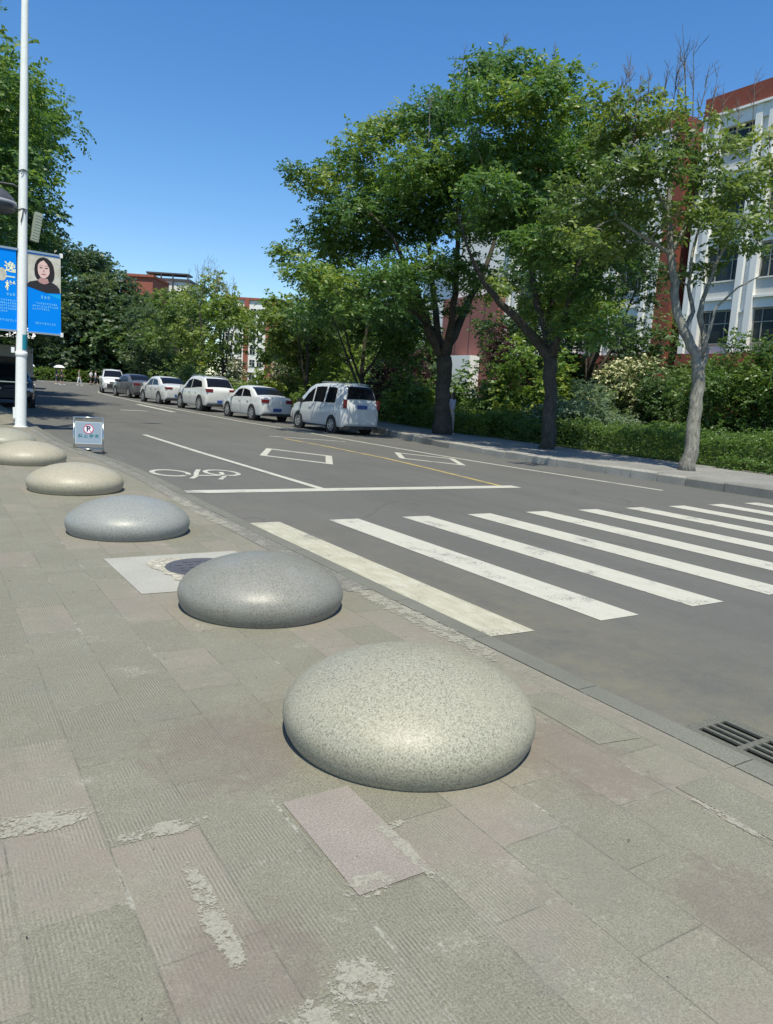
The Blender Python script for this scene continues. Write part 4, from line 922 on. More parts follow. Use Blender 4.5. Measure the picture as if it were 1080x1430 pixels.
def white_wing(y0, nb, pitch=3.5, pil=1.25):
    "bays run from y0 towards larger y: pilaster pair then window"
    L = nb*pitch+pil
    mb = MB(); bbox(mb, FX+.36, FX+9, y0, y0+L, 5.0, ROOF-.4); mb.build('wall', 'wall_white', bd)
    for i in range(nb+1):
        a = y0+i*pitch; mb = MB()
        for b, c in ((a, a+.40), (a+pil-.40, a+pil)): bbox(mb, FX-.12, FX+.357, b, c, 5.55, TOPZ)
        bbox(mb, FX+.16, FX+.357, a+.40, a+pil-.40, 5.55, TOPZ); 
        for z in FL[2:]: bbox(mb, FX+.02, FX+.16, a+.40, a+pil-.40, z-1.95, z-1.80)
        mb.build('pilaster', 'wall_white', bd)
    for i in range(nb):
        a = y0+i*pitch+pil; b = a+pitch-pil
        for z in FL[1:]: window(a+.02, b-.02, z)
        for j, z in enumerate(FL[2:]):
            mb = MB(); bbox(mb, FX+.14, FX+.357, a+.002, b-.002, z-1.02, z-.05, 0); bbox(mb, FX+.02, FX+.357, a+.002, b-.002, z-.05, z, 1); bbox(mb, FX-.05, FX+.357, a+.002, b-.002, z-1.15, z-1.02, 1)
            bbox(mb, FX+.10, FX+.357, a+.002, b-.002, z-1.72, z-1.15, 1); mb.build('spandrel', ['wall_grey', 'wall_white'], bd)
    mb = MB(); bbox(mb, FX-.22, FX+.357, y0-.1, y0+L+.1, TOPZ, TOPZ+.14); bbox(mb, FX-.05, FX+.357, y0, y0+L, TOPZ-.75, TOPZ-.003); mb.build('cornice', 'wall_white', bd)
    mb = MB(); bbox(mb, FX-.10, FX+9.1, y0-.05, y0+L+.05, TOPZ+.145, ROOF); mb.build('parapet', 'wall_red', bd)
    mb = MB(); bbox(mb, FX-.3, FX+9, y0, y0+L, 4.75, 5.05); bbox(mb, FX-.22, FX+9, y0, y0+L, 5.055, 5.5); bbox(mb, FX-.02, FX+9.0, y0, y0+L, -.2, 4.745); mb.build('red_base', 'wall_red', bd)
white_wing(6.35, 7)      # right wing: 6.35 .. 32.1
white_wing(34.4, 4)      # left wing: 34.4 .. 49.65
mb = MB(); bbox(mb, FX+1.6, FX+9, 32.1, 33.15, -.2, ROOF-1.7); bbox(mb, FX-.05, FX+9, 33.152, 34.39, -.2, ROOF-1.1); mb.build('red_pier', 'wall_red', bd)
mb = MB(); bbox(mb, FX+1.50, FX+1.59, 32.45, 32.75, 8.4, 9.0); mb.build('small_window', 'glass_bld', bd)
mb = MB(); bbox(mb, FX-.8, FX+9, 49.7, 57.5, -.2, 10.8); mb.build('red_stair_block', 'wall_rose', bd)
mb = MB(); bbox(mb, FX+1, FX+9, 57.5, 63.6, -.2, 14.0); bbox(mb, FX+.4, FX+9, 57.5, 64.2, 14.0, 14.5); mb.build('end_block', 'wall_white', bd)
mb = MB(); bbox(mb, FX-2.0, FX-.9, 51.5, 54.6, 2.0, 5.6); mb.build('white_annex', 'wall_white', bd)
mb = MB(); bbox(mb, FX+.6, FX+8.9, 49.75, 57.4, 10.81, 18.2); mb.build('upper_wall', 'wall_white', bd)
def red_grooves():
    mb = MB()
    for y in (51.4, 53.3, 55.3): bbox(mb, FX-.83, FX-.80, y, y+.05, 5.7, 10.7)
    mb.build('joint', 'cl_dark', bd)
red_grooves()

# far buildings beyond the trees
def slab_building(name, label, px0, px1, ptop, dep, wallm, cols=None, floors=0, fh=3.5, roofm=None, capt=.5, th=14):
    a = deep(px0, 520, dep); b = deep(px1, 520, dep); tz = deep((px0+px1)/2, ptop, dep).z
    c = (a+b)/2; d = (b-a); d.z = 0; L = d.length; ang = math.atan2(d.y, d.x); g = G(c.y)
    e = empty(name, (c.x, c.y, g-.3), ang); tag(e, label, 'building'); H_ = tz-g+.3
    mb = MB(); mb.box(-L/2, L/2, 0, th, 0, H_); mb.build('wall', wallm, e)
    mb = MB(); mb.box(-L/2-.3, L/2+.3, -.4, th+.3, H_+.01, H_+capt); mb.build('roof', roofm or wallm, e)
    return e, L, H_
e, L, H_ = slab_building('brick_hall', 'distant building with a plain red brick gable, left of the white rooftop block', 170, 212, 389, 150, 'wall_red_far', roofm='wall_red_far')
e, L, H_ = slab_building('rooftop_block', 'distant white rooftop block with an open dark frame on top', 217, 262, 395, 160, 'wall_white', roofm='clamp_dark')
mb = MB()
for x in (-L/2-1.8, -L/2+1, 0, L/2-.3): mb.box(x, x+.25, -.6, -.3, H_-2.5, H_+1.3)
mb.box(-L/2-2, L/2, -.7, 3, H_+1.3, H_+1.6); mb.build('pergola', 'clamp_dark', e)
for k in range(3):
    for f_ in range(5):
        mb = MB(); mb.box(-L/2+1+k*2.3, -L/2+2.4+k*2.3, -.08, .0-.002, H_-3.5-f_*3.4, H_-1.9-f_*3.4); mb.build('window', 'glass_bld', e)
e, L, H_ = slab_building('apartment_block', 'distant brick and white apartment block seen between the crowns', 312, 392, 421, 165, 'wall_white', roofm='wall_red_far')
for x0, x1 in ((.34, .42), (.72, .97)):
    mb = MB(); mb.box(-L/2+x0*L, -L/2+x1*L, -.5, -.004, 0, H_-.02); mb.build('brick_pier', 'wall_red_far', e)
for f_ in range(7):
    zz = H_-3.3-f_*2.75
    if zz < 1: break
    for x0, x1 in ((.02, .15), (.18, .31), (.45, .54), (.58, .66)):
        mb = MB(); mb.box(-L/2+x0*L, -L/2+x1*L, -.12, -.004, zz, zz+1.5); w_ = mb.build('window', 'glass_bld', e)
        mb = MB(); xm = -L/2+(x0+x1)/2*L; mb.box(xm-.08, xm+.08, -.16, -.122, zz, zz+1.5); mb.box(-L/2+x0*L, -L/2+x1*L, -.16, -.122, zz+.9, zz+1.02); mb.build('frame', 'frame_alu', w_)
# kiosk at the far left behind the post
kp = at(30, 547); ks = empty('kiosk', gp(kp.x, kp.y+8), R(-8)); tag(ks, 'low beige kiosk with a pale awning behind the lamp post', 'kiosk')
mb = MB(); mb.box(-4.5, 1.6, 0, 3, 0, 3.3); mb.build('wall', 'wall_beige', ks)
mb = MB(); mb.add([(-5, -1.5, 4.0), (1.9, -1.5, 4.0), (1.9, 3.2, 4.9), (-5, 3.2, 4.9), (-5, -1.5, 3.85), (1.9, -1.5, 3.85), (1.9, 3.2, 4.7), (-5, 3.2, 4.7)], [(0,1,2,3),(7,6,5,4),(0,4,5,1),(1,5,6,2),(2,6,7,3),(3,7,4,0)]); mb.build('awning', 'wall_white', ks)
mb = MB(); mb.box(-3.4, -2.2, -.05, -.003, 0, 2.2); mb.box(-1.6, .9, -.05, -.003, 1.0, 2.4); mb.build('window', 'glass_bld', ks)

# ------------------------------------------------------------------ vegetation
def fmesh(name, V4, tint, m, parent=None):
    "V4: (n,4,3) leaf quads"
    n_ = len(V4); me = bpy.data.meshes.new(name)
    me.vertices.add(n_*4); me.vertices.foreach_set('co', V4.reshape(-1).astype(np.float32))
    me.loops.add(n_*4); me.loops.foreach_set('vertex_index', np.arange(n_*4, dtype=np.int32))
    me.polygons.add(n_); me.polygons.foreach_set('loop_start', np.arange(n_, dtype=np.int32)*4)
    me.update(calc_edges=True)
    at_ = me.attributes.new('tint', 'FLOAT', 'FACE'); at_.data.foreach_set('value', np.clip(tint, 0, 1).astype(np.float32))
    return link(name, me, parent, m)
def nrm(a): return a/np.maximum(1e-6, np.linalg.norm(a, axis=-1, keepdims=True))
def sprays(P, D, L, nl, ll, lw, rg, droop=.25, upness=.9):
    "feather-like twigs: P origins, D directions; nl leaflets each"
    n_ = len(P); t = (np.arange(nl)+.5)/nl
    L = L*rg.uniform(.6, 1.2, (n_,1,1)) if np.isscalar(L) else L
    base = P[:,None,:]+D[:,None,:]*L*t[None,:,None]; base[:,:,2] -= droop*L[:,:,0]*t[None,:]**2
    S = nrm(np.cross(D, np.array([0,0,1.])+rg.normal(0,.25,(n_,3)))); sg_ = np.where(np.arange(nl) % 2 == 0, 1, -1)[None,:,None]
    ax = nrm(S[:,None,:]*sg_+D[:,None,:]*.45+rg.normal(0,.35,(n_,nl,3)))
    nr = nrm(np.array([0,0,upness*.7])+D[:,None,:]*.55+rg.normal(0,.55,(n_,nl,3))); wd = nrm(np.cross(ax, nr))
    s_ = rg.uniform(.65, 1.25, (n_,nl,1)); a = ax*ll*s_; w_ = wd*lw*s_*.5
    q = np.stack([base, base+a*.45+w_, base+a+np.array([0,0,-.15])*ll, base+a*.45-w_], axis=2)
    return q.reshape(-1,4,3)
def clump_cloud(clumps, dens, rg, flat_=.62, shell=.5):
    """clumps: (x,y,z,r) -> spray origins, directions, per spray tint"""
    Ps, Ds, Ts = [], [], []
    for (x, y, z, r_) in clumps:
        k = max(6, int(dens*r_*r_)); d = nrm(rg.normal(0,1,(k,3))); rad = r_*rg.uniform(0,1,(k,1))**shell
        # several flattened layers inside each clump
        p = d*rad; p[:,2] *= flat_; p += rg.normal(0,.10*r_,(k,3)); p += np.array([x,y,z])
        dd = nrm(d*np.array([1,1,.35])+rg.normal(0,.3,(k,3)))
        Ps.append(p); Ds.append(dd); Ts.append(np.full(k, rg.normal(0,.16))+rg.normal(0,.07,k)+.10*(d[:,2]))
    return np.concatenate(Ps), np.concatenate(Ds), np.concatenate(Ts)
def leaves(name, clumps, dens, m, parent, seed, L=.42, nl=10, ll=.17, lw=.085, t0=.45, flat_=.62, shell=.5, droop=.25, tsd=.12, upness=.9):
    rg = np.random.default_rng(seed); P, D, T = clump_cloud(clumps, dens, rg, flat_, shell)
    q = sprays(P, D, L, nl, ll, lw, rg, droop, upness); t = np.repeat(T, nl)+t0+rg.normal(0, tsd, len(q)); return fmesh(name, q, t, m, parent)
def wood(name, limbs, clumps, m, parent, seed, bare=None, rmin=.016, twigs=3, tr=.030):
    """limbs: list of [(x,y,z,r)...] polylines in local space; a branch then reaches every clump from the nearest limb point"""
    rd = random.Random(seed); mb = MB(); nodes = []
    for lb_ in limbs:
        # refine with jitter
        pts, rr = [], []
        for i in range(len(lb_)-1):
            a, b = lb_[i], lb_[i+1]
            for j in range(3):
                t = j/3; jit = .06*a[3]*4*(0 if (i == 0 and j == 0) else 1)
                pts.append((a[0]+(b[0]-a[0])*t+rd.uniform(-jit, jit), a[1]+(b[1]-a[1])*t+rd.uniform(-jit, jit), a[2]+(b[2]-a[2])*t)); rr.append((a[3]+(b[3]-a[3])*t)*rd.uniform(.94, 1.08))
        pts.append(lb_[-1][:3]); rr.append(lb_[-1][3]); mb.tube(pts, rr, 10); nodes += [(Vector(p), r_) for p, r_ in zip(pts, rr) if p[2] > 1.8]
    for (x, y, z, r_) in sorted(clumps, key=lambda c: c[2]):
        c = Vector((x, y, z)); best = min(nodes, key=lambda nd: (nd[0]-c).length+(1.2 if nd[0].z > z else 0)+ .0)
        a, ra = best; L = (c-a).length
        if L < .15: continue
        r0 = min(ra*.6, .02+.014*L+.012); mid = a.lerp(c, .5)+Vector((rd.uniform(-.1,.1)*L, rd.uniform(-.1,.1)*L, rd.uniform(-.02,.12)*L))
        pts = [a, a.lerp(mid, .55)+Vector((0,0,.03*L)), mid, mid.lerp(c, .6)+Vector((rd.uniform(-.05,.05)*L, rd.uniform(-.05,.05)*L, 0)), c]; rr = [r0, r0*.85, r0*.7, r0*.5, rmin]
        mb.tube(pts, rr, 6); nodes += [(Vector(p), q) for p, q in zip(pts[1:], rr[1:])]
        for k in range(twigs):
            d = Vector((rd.gauss(0,1), rd.gauss(0,1), rd.gauss(.2,.6))).normalized()*r_*rd.uniform(.7,1.05); s0 = pts[rd.choice((2,3,4))]; mb.tube([s0, s0+d*.5+Vector((0,0,.05)), s0+d], [rmin*.9, rmin*.7, rmin*.4], 4)
    o = mb.build(name, m, parent, True)
    if bare:
        mb = MB()
        for (x, y, z, L) in bare:
            b0 = Vector((x, y, z)); d = Vector((rd.uniform(-.15,.15), rd.uniform(-.15,.15), 1)).normalized(); mb.tube([b0-d*.8, b0, b0+d*L*.5+Vector((rd.uniform(-.05,.05), 0, 0)), b0+d*L], [.022, .018, .011, .004], 4)
            for k in range(9):
                s0 = b0+d*L*rd.uniform(.1, .85); dd = (d*1.0+Vector((rd.gauss(0,.55), rd.gauss(0,.55), 0))).normalized()*L*rd.uniform(.15,.42); e_ = s0+dd; mb.tube([s0, s0+dd*.5+Vector((0,0,.02)), e_], [.009,.007,.003], 3)
                for q in range(2): s1 = s0+dd*rd.uniform(.3,.8); mb.tube([s1, s1+Vector((rd.gauss(0,.12), rd.gauss(0,.12), rd.uniform(.05,.25)))*L*.5], [.005,.002], 3)
        mb.build('dead_twigs', 'twig', parent)
    return o
RT = Vector((math.cos(YAW), -math.sin(YAW), 0)); DP = Vector((math.sin(YAW), math.cos(YAW), 0))
def local_from_photo(base, specs, spread, seed, push=0):
    "crown clumps measured in the photo, spread in depth about the tree's own base"
    rd = random.Random(seed); out = []; dep = (base-Vector((0,0,CH))).dot(fw); s_ = FPX/dep
    for (px, py, pr, *dz) in specs:
        dd = (dz[0] if dz else rd.uniform(-spread, spread))+push; p = deep(px, py, dep+dd); out.append((p.x-base.x, p.y-base.y, p.z-base.z, pr/s_*(dep+dd)/dep))
    return out
def tree_at(x, y, name, label, group, dz=.19):
    e = empty(name, (x, y, G(y)+dz)); tag(e, label, 'tree', group); return e, Vector((x, y, G(y)+dz))
def limb_px(base, pts):
    dep = (base-Vector((0,0,CH))).dot(fw); s_ = FPX/dep; out = []
    for (px, py, rpx, dd) in pts: p = deep(px, py, dep+dd); out.append((p.x-base.x, p.y-base.y, p.z-base.z, rpx/s_))
    return out
GR = 'street trees along the far kerb'
# ---- tree 1: thick dark trunk, wide crown
e, b = tree_at(18.25, 24.95, 'street_tree', 'large street tree with thick dark trunk forking low, nearest the minivan', GR)
s1 = [(418,238,22),(440,255,32),(475,240,34),(500,210,36),(525,188,32),(560,178,40),(600,160,45),(640,150,45),(480,285,45),(530,255,50),(580,235,55),(630,220,55),(672,215,45),(450,325,36),(400,352,24),(425,375,34),(470,345,45),(520,330,50),(570,315,55),(625,300,55),(665,310,40),(455,395,36),(500,395,42),(550,385,42),(600,372,42),(645,375,38),(535,430,28),(585,420,28),(495,430,24),(680,400,30),(560,280,50),(610,260,50),(500,300,40),(640,430,18),(655,250,45)]
c1 = local_from_photo(b, s1, 3.2, 11, -1.2)
l1 = [limb_px(b, [(614,612,15,0),(617,570,11.5,0),(619,530,10.5,0),(620,500,11,0)])]
l1[0][0] = (0, 0, -.1, l1[0][0][3])
k0 = l1[0][-1]
def from_k(k, base, pts): return [k]+limb_px(base, pts)
k0s = (k0[0], k0[1], k0[2], k0[3]*.62)
l1 += [from_k(k0s, b, [(603,470,6.5,-.3),(590,430,5,-.8),(572,380,3.6,-1.3),(548,330,2.2,-1.8),(510,290,1.0,-2)]), from_k(k0s, b, [(612,468,5,.5),(606,420,4.2,.9),(600,350,3.5,1.2),(590,260,2.2,1.5)]),
       from_k(k0s, b, [(633,470,6,.3),(650,430,5.2,.6),(672,390,4,1),(690,340,3,1.4),(700,290,2,1.5)]), from_k(k0s, b, [(628,465,5,-.6),(636,410,4.2,-1.3),(640,340,3.2,-1.7),(640,260,2,-2)]),
       from_k((k0[0], k0[1], k0[2]+.1, k0[3]*.5), b, [(600,455,4,.8),(560,410,3,1.6),(510,380,2.2,2.2),(450,350,1.4,2.4)])]
wood('trunk', l1, c1, 'bark_dark', e, 21, bare=None)
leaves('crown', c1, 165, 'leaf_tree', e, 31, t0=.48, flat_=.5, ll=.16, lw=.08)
# ---- tree 2
e, b = tree_at(18.1, 18.75, 'street_tree', 'street tree with leaning grey trunk and a long limb arching left, middle of the three', GR)
s2 = [(668,98,30),(700,92,36),(738,105,36),(782,108,34),(810,150,34),(690,140,48),(740,155,50),(790,185,46),(835,195,26),(705,205,50),(760,215,52),(815,235,42),(685,265,45),(740,285,50),(795,295,46),(712,318,36),(765,345,46),(822,345,38),(845,295,28),(790,395,44),(828,400,36),(805,450,36),(845,430,26),(650,130,24),(760,130,36),(770,255,48),(720,240,48),(745,340,40),(800,365,42),(760,430,36),(850,360,34),(700,300,44),(830,460,32)]
c2 = local_from_photo(b, s2, 2.6, 12, -1.0)
l2 = [limb_px(b, [(769,631,11.5,0),(769,590,9.5,0),(769,540,9,0),(769,500,9.5,0)])]; l2[0][0] = (0, 0, -.1, l2[0][0][3]); k0 = l2[0][-1]; k0s = (k0[0], k0[1], k0[2], k0[3]*.8)
l2 += [from_k(k0s, b, [(752,478,6.5,-.2),(728,450,5.5,-.5),(700,425,4.6,-.9),(676,395,3.2,-1.2),(655,350,2.0,-1.5),(640,300,1.2,-1.6)]), from_k(k0s, b, [(762,460,6,.3),(748,420,5,.6),(740,360,4,.9),(735,290,3,1.0),(720,200,1.8,1.1)]),
       from_k(k0s, b, [(782,465,5,-.4),(795,420,4,-.9),(810,360,3,-1.1),(815,280,2,-1.3)]), from_k((k0[0],k0[1],k0[2]-.3,k0[3]*.5), b, [(768,450,4.5,1),(772,380,3.8,1.4),(775,280,2.6,1.5),(775,180,1.6,1.5)])]
wood('trunk', l2, c2, 'bark_mid', e, 22, bare=local_from_photo(b, [(642,120,60,.5),(634,132,44,.8),(700,80,34,.3),(772,95,34,0),(600,165,36,.4)], 1, 3))
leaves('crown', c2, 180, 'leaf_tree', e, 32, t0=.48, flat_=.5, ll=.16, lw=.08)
# ---- tree 3
e, b = tree_at(17.35, 12.55, 'street_tree', 'street tree with pale crooked trunk and a thin open crown, rightmost at the kerb', GR)
s3 = [(850,135,20),(862,165,32),(890,180,34),(850,205,32),(935,155,26),(870,240,42),(915,235,42),(958,205,32),(985,245,30),(1015,200,24),(1000,290,30),(1040,262,32),(1068,235,28),(835,285,34),(790,300,26),(866,300,34),(812,330,22),(955,295,30),(1035,315,30),(1068,300,24),(900,285,32),(928,330,24),(1015,340,24),(845,345,26),(985,375,20),(940,385,14),(1062,345,16),(900,135,20),(790,260,22),(880,345,18),(1000,160,14),(1075,190,20)]
c3 = local_from_photo(b, s3, 1.7, 13, -.4)
l3 = [limb_px(b, [(963,661,12,0),(966,620,9.5,0),(971,570,8.5,0),(976,525,8.5,0),(972,495,7.5,0),(956,462,6.5,0),(944,430,5.8,0),(942,395,5.5,0),(937,355,5,0),(934,300,4,.1),(938,240,2.6,.1),(945,180,1.4,.1)])]; l3[0][0] = (0, 0, -.1, l3[0][0][3])
k_ = lambda i, s_: (l3[0][i][0], l3[0][i][1], l3[0][i][2], l3[0][i][3]*s_)
l3 += [from_k(k_(3,.6), b, [(984,500,5,.1),(985,470,4,.2),(976,440,4,.2),(985,410,3.2,.4),(1000,370,2.2,.5),(1020,330,1.5,.6)]), from_k(k_(8,.6), b, [(915,340,2.6,-.3),(890,325,2.0,-.6),(862,305,1.4,-.8),(848,265,.8,-1)]),
       from_k(k_(5,.5), b, [(968,435,3,.3),(962,400,2.6,.5),(968,350,2,.7),(985,290,1.5,.8)]), from_k(k_(8,.5), b, [(955,320,3,.5),(975,270,2.3,.8),(990,220,1.4,.9)]), from_k(k_(9,.5), b, [(915,262,2.4,-.4),(895,210,1.6,-.6)]),
       from_k((l3[1-1][3][0],l3[0][3][1],l3[0][3][2]+.5,.06), b, [(1000,430,1.7,-.3),(1030,402,1.2,-.5),(1062,385,.7,-.6)])]
wood('trunk', l3, c3, 'bark_grey', e, 23, bare=local_from_photo(b, [(958,140,100,0),(948,150,84,.3),(968,155,92,-.2),(940,150,70,.4),(975,165,70,.2),(868,150,72,.4),(878,160,66,.1),(860,160,50,.5),(890,150,46,-.2),(988,180,80,-.3),(1006,190,60,.5),(1052,165,60,.3),(1030,180,44,.1),(925,150,60,.3),(905,150,50,.2)], 1, 3))
leaves('crown', c3, 250, 'leaf_olive', e, 33, t0=.42, L=.34, nl=8, ll=.15, lw=.075)

# ---- generic tree kinds
def crown_clumps(h0, h1, r_, n_, seed, cr=.38, taper=.5):
    rd = random.Random(seed); out = []
    for i in range(n_):
        t = rd.random(); z = h0+(h1-h0)*t; rr = r_*(math.sin(math.pi*min(.98, .12+.84*t))**taper); a = rd.uniform(0, 6.283); q = math.sqrt(rd.random()); q = .35+.65*q
        out.append((rr*q*math.cos(a), rr*q*math.sin(a), z, r_*cr*rd.uniform(.7, 1.2)))
    return out
def generic_tree(name, label, loc, h, r_, seed, leafm, barkm, group=None, clear=.25, n_=26, dens=60, t0=.45, tr=None, L=.5, nl=8, ll=.26, lw=.15, fork=True, bare=False, taper=.5, cr=.38, cat='tree', flat_=.75, tsd=.12):
    e = empty(name, loc); tag(e, label, cat, group); cl = crown_clumps(h*clear, h*.94, r_, n_, seed, cr, taper); rd = random.Random(seed+5); tr = tr or h*.017
    tp = [(0, 0, -.15, tr*1.25), (rd.uniform(-.1,.1), 0, h*.12, tr), (rd.uniform(-.02,.02)*h, rd.uniform(-.02,.02)*h, h*.4, tr*.7), (rd.uniform(-.04,.04)*h, rd.uniform(-.04,.04)*h, h*.7, tr*.35), (0, 0, h*.9, tr*.12)]
    lm = [tp]
    if fork:
        for k in range(3):
            a = rd.uniform(0, 6.28); lm.append([(tp[1][0], 0, h*(.16+.06*k), tr*.6), (math.cos(a)*r_*.3, math.sin(a)*r_*.3, h*.42, tr*.4), (math.cos(a)*r_*.55, math.sin(a)*r_*.55, h*.66, tr*.2)])
    wood('trunk', lm, cl, barkm, e, seed, bare=[(rd.uniform(-.4,.4)*r_, rd.uniform(-.4,.4)*r_, h*rd.uniform(.84,.93), h*rd.uniform(.14,.24)) for _ in range(9)] if bare else None, twigs=1)
    leaves('crown', cl, dens, leafm, e, seed+9, t0=t0, L=L, nl=nl, ll=ll, lw=lw, flat_=flat_, tsd=tsd); return e
def bush(name, label, loc, rx, ry, h, seed, leafm, group=None, dens=150, t0=.45, n_=16, L=.2, nl=7, ll=.12, lw=.07, cat='shrub', cone=False, low=.12, cr=.42, tsd=.12, stem='bark_dark'):
    rd = random.Random(seed); cl = []
    for i in range(n_):
        a = rd.uniform(0, 6.283); q = math.sqrt(rd.random()); t = rd.random()
        if cone: q *= (1.05-t*.9); z = h*(low+(1-low)*t*.95)
        else: z = h*(low + (.9-low)*t)*math.sqrt(max(.08, 1-(q*.85)**2))
        cl.append((rx*q*.8*math.cos(a), ry*q*.8*math.sin(a), z, min(rx, ry, h*.8)*cr*rd.uniform(.75, 1.2)))
    e = empty(name, loc); tag(e, label, cat, group)
    mb = MB()
    for c in cl[::2]: mb.tube([(c[0]*.1, c[1]*.1, -.05), (c[0]*.5, c[1]*.5, c[2]*.5), c[:3]], [.03, .02, .008], 5)
    mb.build('stem', stem, e); leaves('foliage', cl, dens, leafm, e, seed, t0=t0, L=L, nl=nl, ll=ll, lw=lw, flat_=.85, shell=.35, tsd=tsd); return e
bed = lambda x, y: (x, y, G(y)+.15)
def vp(px, dep, dz=.19):
    "ground place at a photo column and a depth"
    d = ray(px, 560); k = dep/(d.dot(fw)); p = d*k; return (p.x, p.y, G(p.y)+dz)
# left trees
generic_tree('broadleaf_tree', 'tall dense tree at the left edge, behind the lamp post', (.2, 40.5, G(40)), 17.5, 6.1, 101, 'leaf_tree', 'bark_dark', 'trees on the left side of the road', clear=.30, n_=58, dens=75, t0=.36, L=.5, nl=10, ll=.20, lw=.11, cr=.30, taper=.45)
generic_tree('broadleaf_tree', 'dense tree outside the left edge that shades the road', (-2.0, 31.5, G(31.5)), 14, 5.6, 102, 'leaf_tree', 'bark_dark', 'trees on the left side of the road', clear=.40, n_=44, dens=80, t0=.40, L=.45, nl=9, ll=.18, lw=.10)
generic_tree('broadleaf_tree', 'rounded tree below and behind the tallest left one', (1.6, 55, G(55)), 12, 5.6, 103, 'leaf_far', 'bark_dark', 'trees on the left side of the road', clear=.30, n_=34, dens=36, t0=.42, L=.6, nl=8, ll=.36, lw=.2)
# trees closing the road
for i, (px, dep, h, r_, m_, lab) in enumerate([
    (30, 104, 17, 7.5, 'leaf_far', 'dark tree at the road end, behind the blue banners'),
    (88, 106, 20.5, 6.8, 'leaf_far', 'tallest rounded tree at the road end, left of the brick gable'),
    (150, 100, 13.6, 6.0, 'leaf_far', 'broad dark green tree at the road end, in front of the brick gable'),
    (120, 98, 12.5, 6.0, 'leaf_far', 'lower dark tree at the road end above the walking people'),
    (198, 98, 10.6, 5.0, 'leaf_far', 'dark tree at the road end below the white rooftop block'),
    (70, 99, 11, 5.5, 'leaf_far', 'low spreading tree at the road end right of the lamp post'),
    (175, 96, 9, 5.0, 'leaf_dark', 'low dark tree directly above the farthest white SUV'),
    (235, 92, 10.2, 4.2, 'leaf_far', 'dark tree behind the bright white saloon car')]):
    generic_tree('broadleaf_tree', lab, vp(px, dep), h, r_, 120+i, m_, 'bark_dark', 'trees closing the end of the road', clear=.12, n_=34, dens=22, t0=.42, L=.9, nl=7, ll=.55, lw=.34, cr=.34)
# mid distance trees beyond the parked cars
for i, (px, dep, h, r_, m_, t0, bare, clr, lab) in enumerate([
    (252, 76, 11.2, 3.4, 'leaf_olive', .40, False, .25, 'olive green tree left of the yellowish pair beyond the parked cars'),
    (282, 66, 10.6, 2.8, 'leaf_olive', .55, True, .28, 'yellowish tree with bare twigs sticking out on top, above the white SUV'),
    (312, 62, 9.0, 2.2, 'leaf_lime', .42, True, .30, 'lime green tree with bare twigs, left of the distant apartment block'),
    (386, 52, 7.8, 1.6, 'leaf_lime', .30, False, .42, 'slim lime leaved tree with a forked dark trunk before the brick block'),
    (428, 46, 8.4, 2.6, 'leaf_olive', .42, False, .30, 'slender tree with thin straight trunk left of the minivan'),
    (212, 84, 9.2, 3.2, 'leaf_far', .5, False, .2, 'grey green tree behind the dark grey car')]):
    generic_tree('broadleaf_tree', lab, vp(px, dep), h, r_, 140+i, m_, 'bark_mid', 'trees beyond the parked cars', clear=clr, n_=26 if dep > 55 else 22, dens=34 if dep > 55 else 55, t0=t0, L=.5, nl=8, ll=.30, lw=.17, bare=bare, cr=.36)
e = generic_tree('broadleaf_tree', 'small dark forked tree right behind the minivan', vp(505, 37.5), 8.0, 3.1, 150, 'leaf_tree', 'bark_dark', 'trees beyond the parked cars', clear=.44, n_=26, dens=80, t0=.35, L=.42, nl=9, ll=.2, lw=.1)
for i, (px, dep, h, r_, m_, t0, lab) in enumerate([
    (418, 86, 10.5, 3.4, 'leaf_far', .5, 'dark green tree far behind the slim lime tree'),
    (452, 78, 10.0, 4.0, 'leaf_olive', .4, 'green tree far behind, between the thin straight trunk and the small forked tree'),
    (497, 82, 8.6, 4.0, 'leaf_far', .6, 'rounded green tree far behind the small forked tree'),
    (540, 74, 6.3, 3.4, 'leaf_olive', .35, 'low green tree far behind the thin conifer'),
    (585, 70, 6.0, 3.2, 'leaf_far', .5, 'low dark tree far behind the purple leaved tree')]):
    generic_tree('broadleaf_tree', lab, vp(px, dep), h, r_, 170+i, m_, 'bark_dark', 'trees beyond the parked cars', clear=.10, n_=30, dens=30, t0=t0, L=.7, nl=7, ll=.42, lw=.26, cr=.34)
# taller vegetation in front of the building
generic_tree('evergreen_tree', 'tall dark tree close behind the middle street tree', vp(738, 41), 10.5, 2.8, 162, 'leaf_dark', 'bark_dark', None, clear=.2, n_=34, dens=70, t0=.6, L=.35, nl=8, ll=.2, lw=.11, cr=.34)
generic_tree('evergreen_tree', 'dense dark green tree between the middle street tree and the cream flowering bush', vp(822, 36), 10.8, 3.1, 160, 'leaf_dark', 'bark_dark', None, clear=.08, n_=44, dens=95, t0=.5, L=.3, nl=8, ll=.16, lw=.09, cr=.34)
generic_tree('evergreen_tree', 'mid green tree behind the thick trunk fork in front of the red wall', vp(700, 44), 9.5, 2.6, 161, 'leaf_tree', 'bark_dark', None, clear=.35, n_=20, dens=45, t0=.35, L=.4, nl=8, ll=.22, lw=.12) if 0 else None
bush('flowering_bush', 'tall bush covered in cream flowers beside the red pier', vp(878, 32), 1.65, 1.5, 4.6, 201, 'leaf_flower', dens=260, n_=26, t0=.42, cr=.36, tsd=.2, ll=.11, lw=.09, low=.3)
bush('flowering_bush', 'small bush with pale blossom beyond the white SUV', vp(330, 58), 1.7, 1.5, 3.2, 202, 'leaf_pale', dens=70, n_=16, t0=.5, L=.3, ll=.2, lw=.14, tsd=.2)
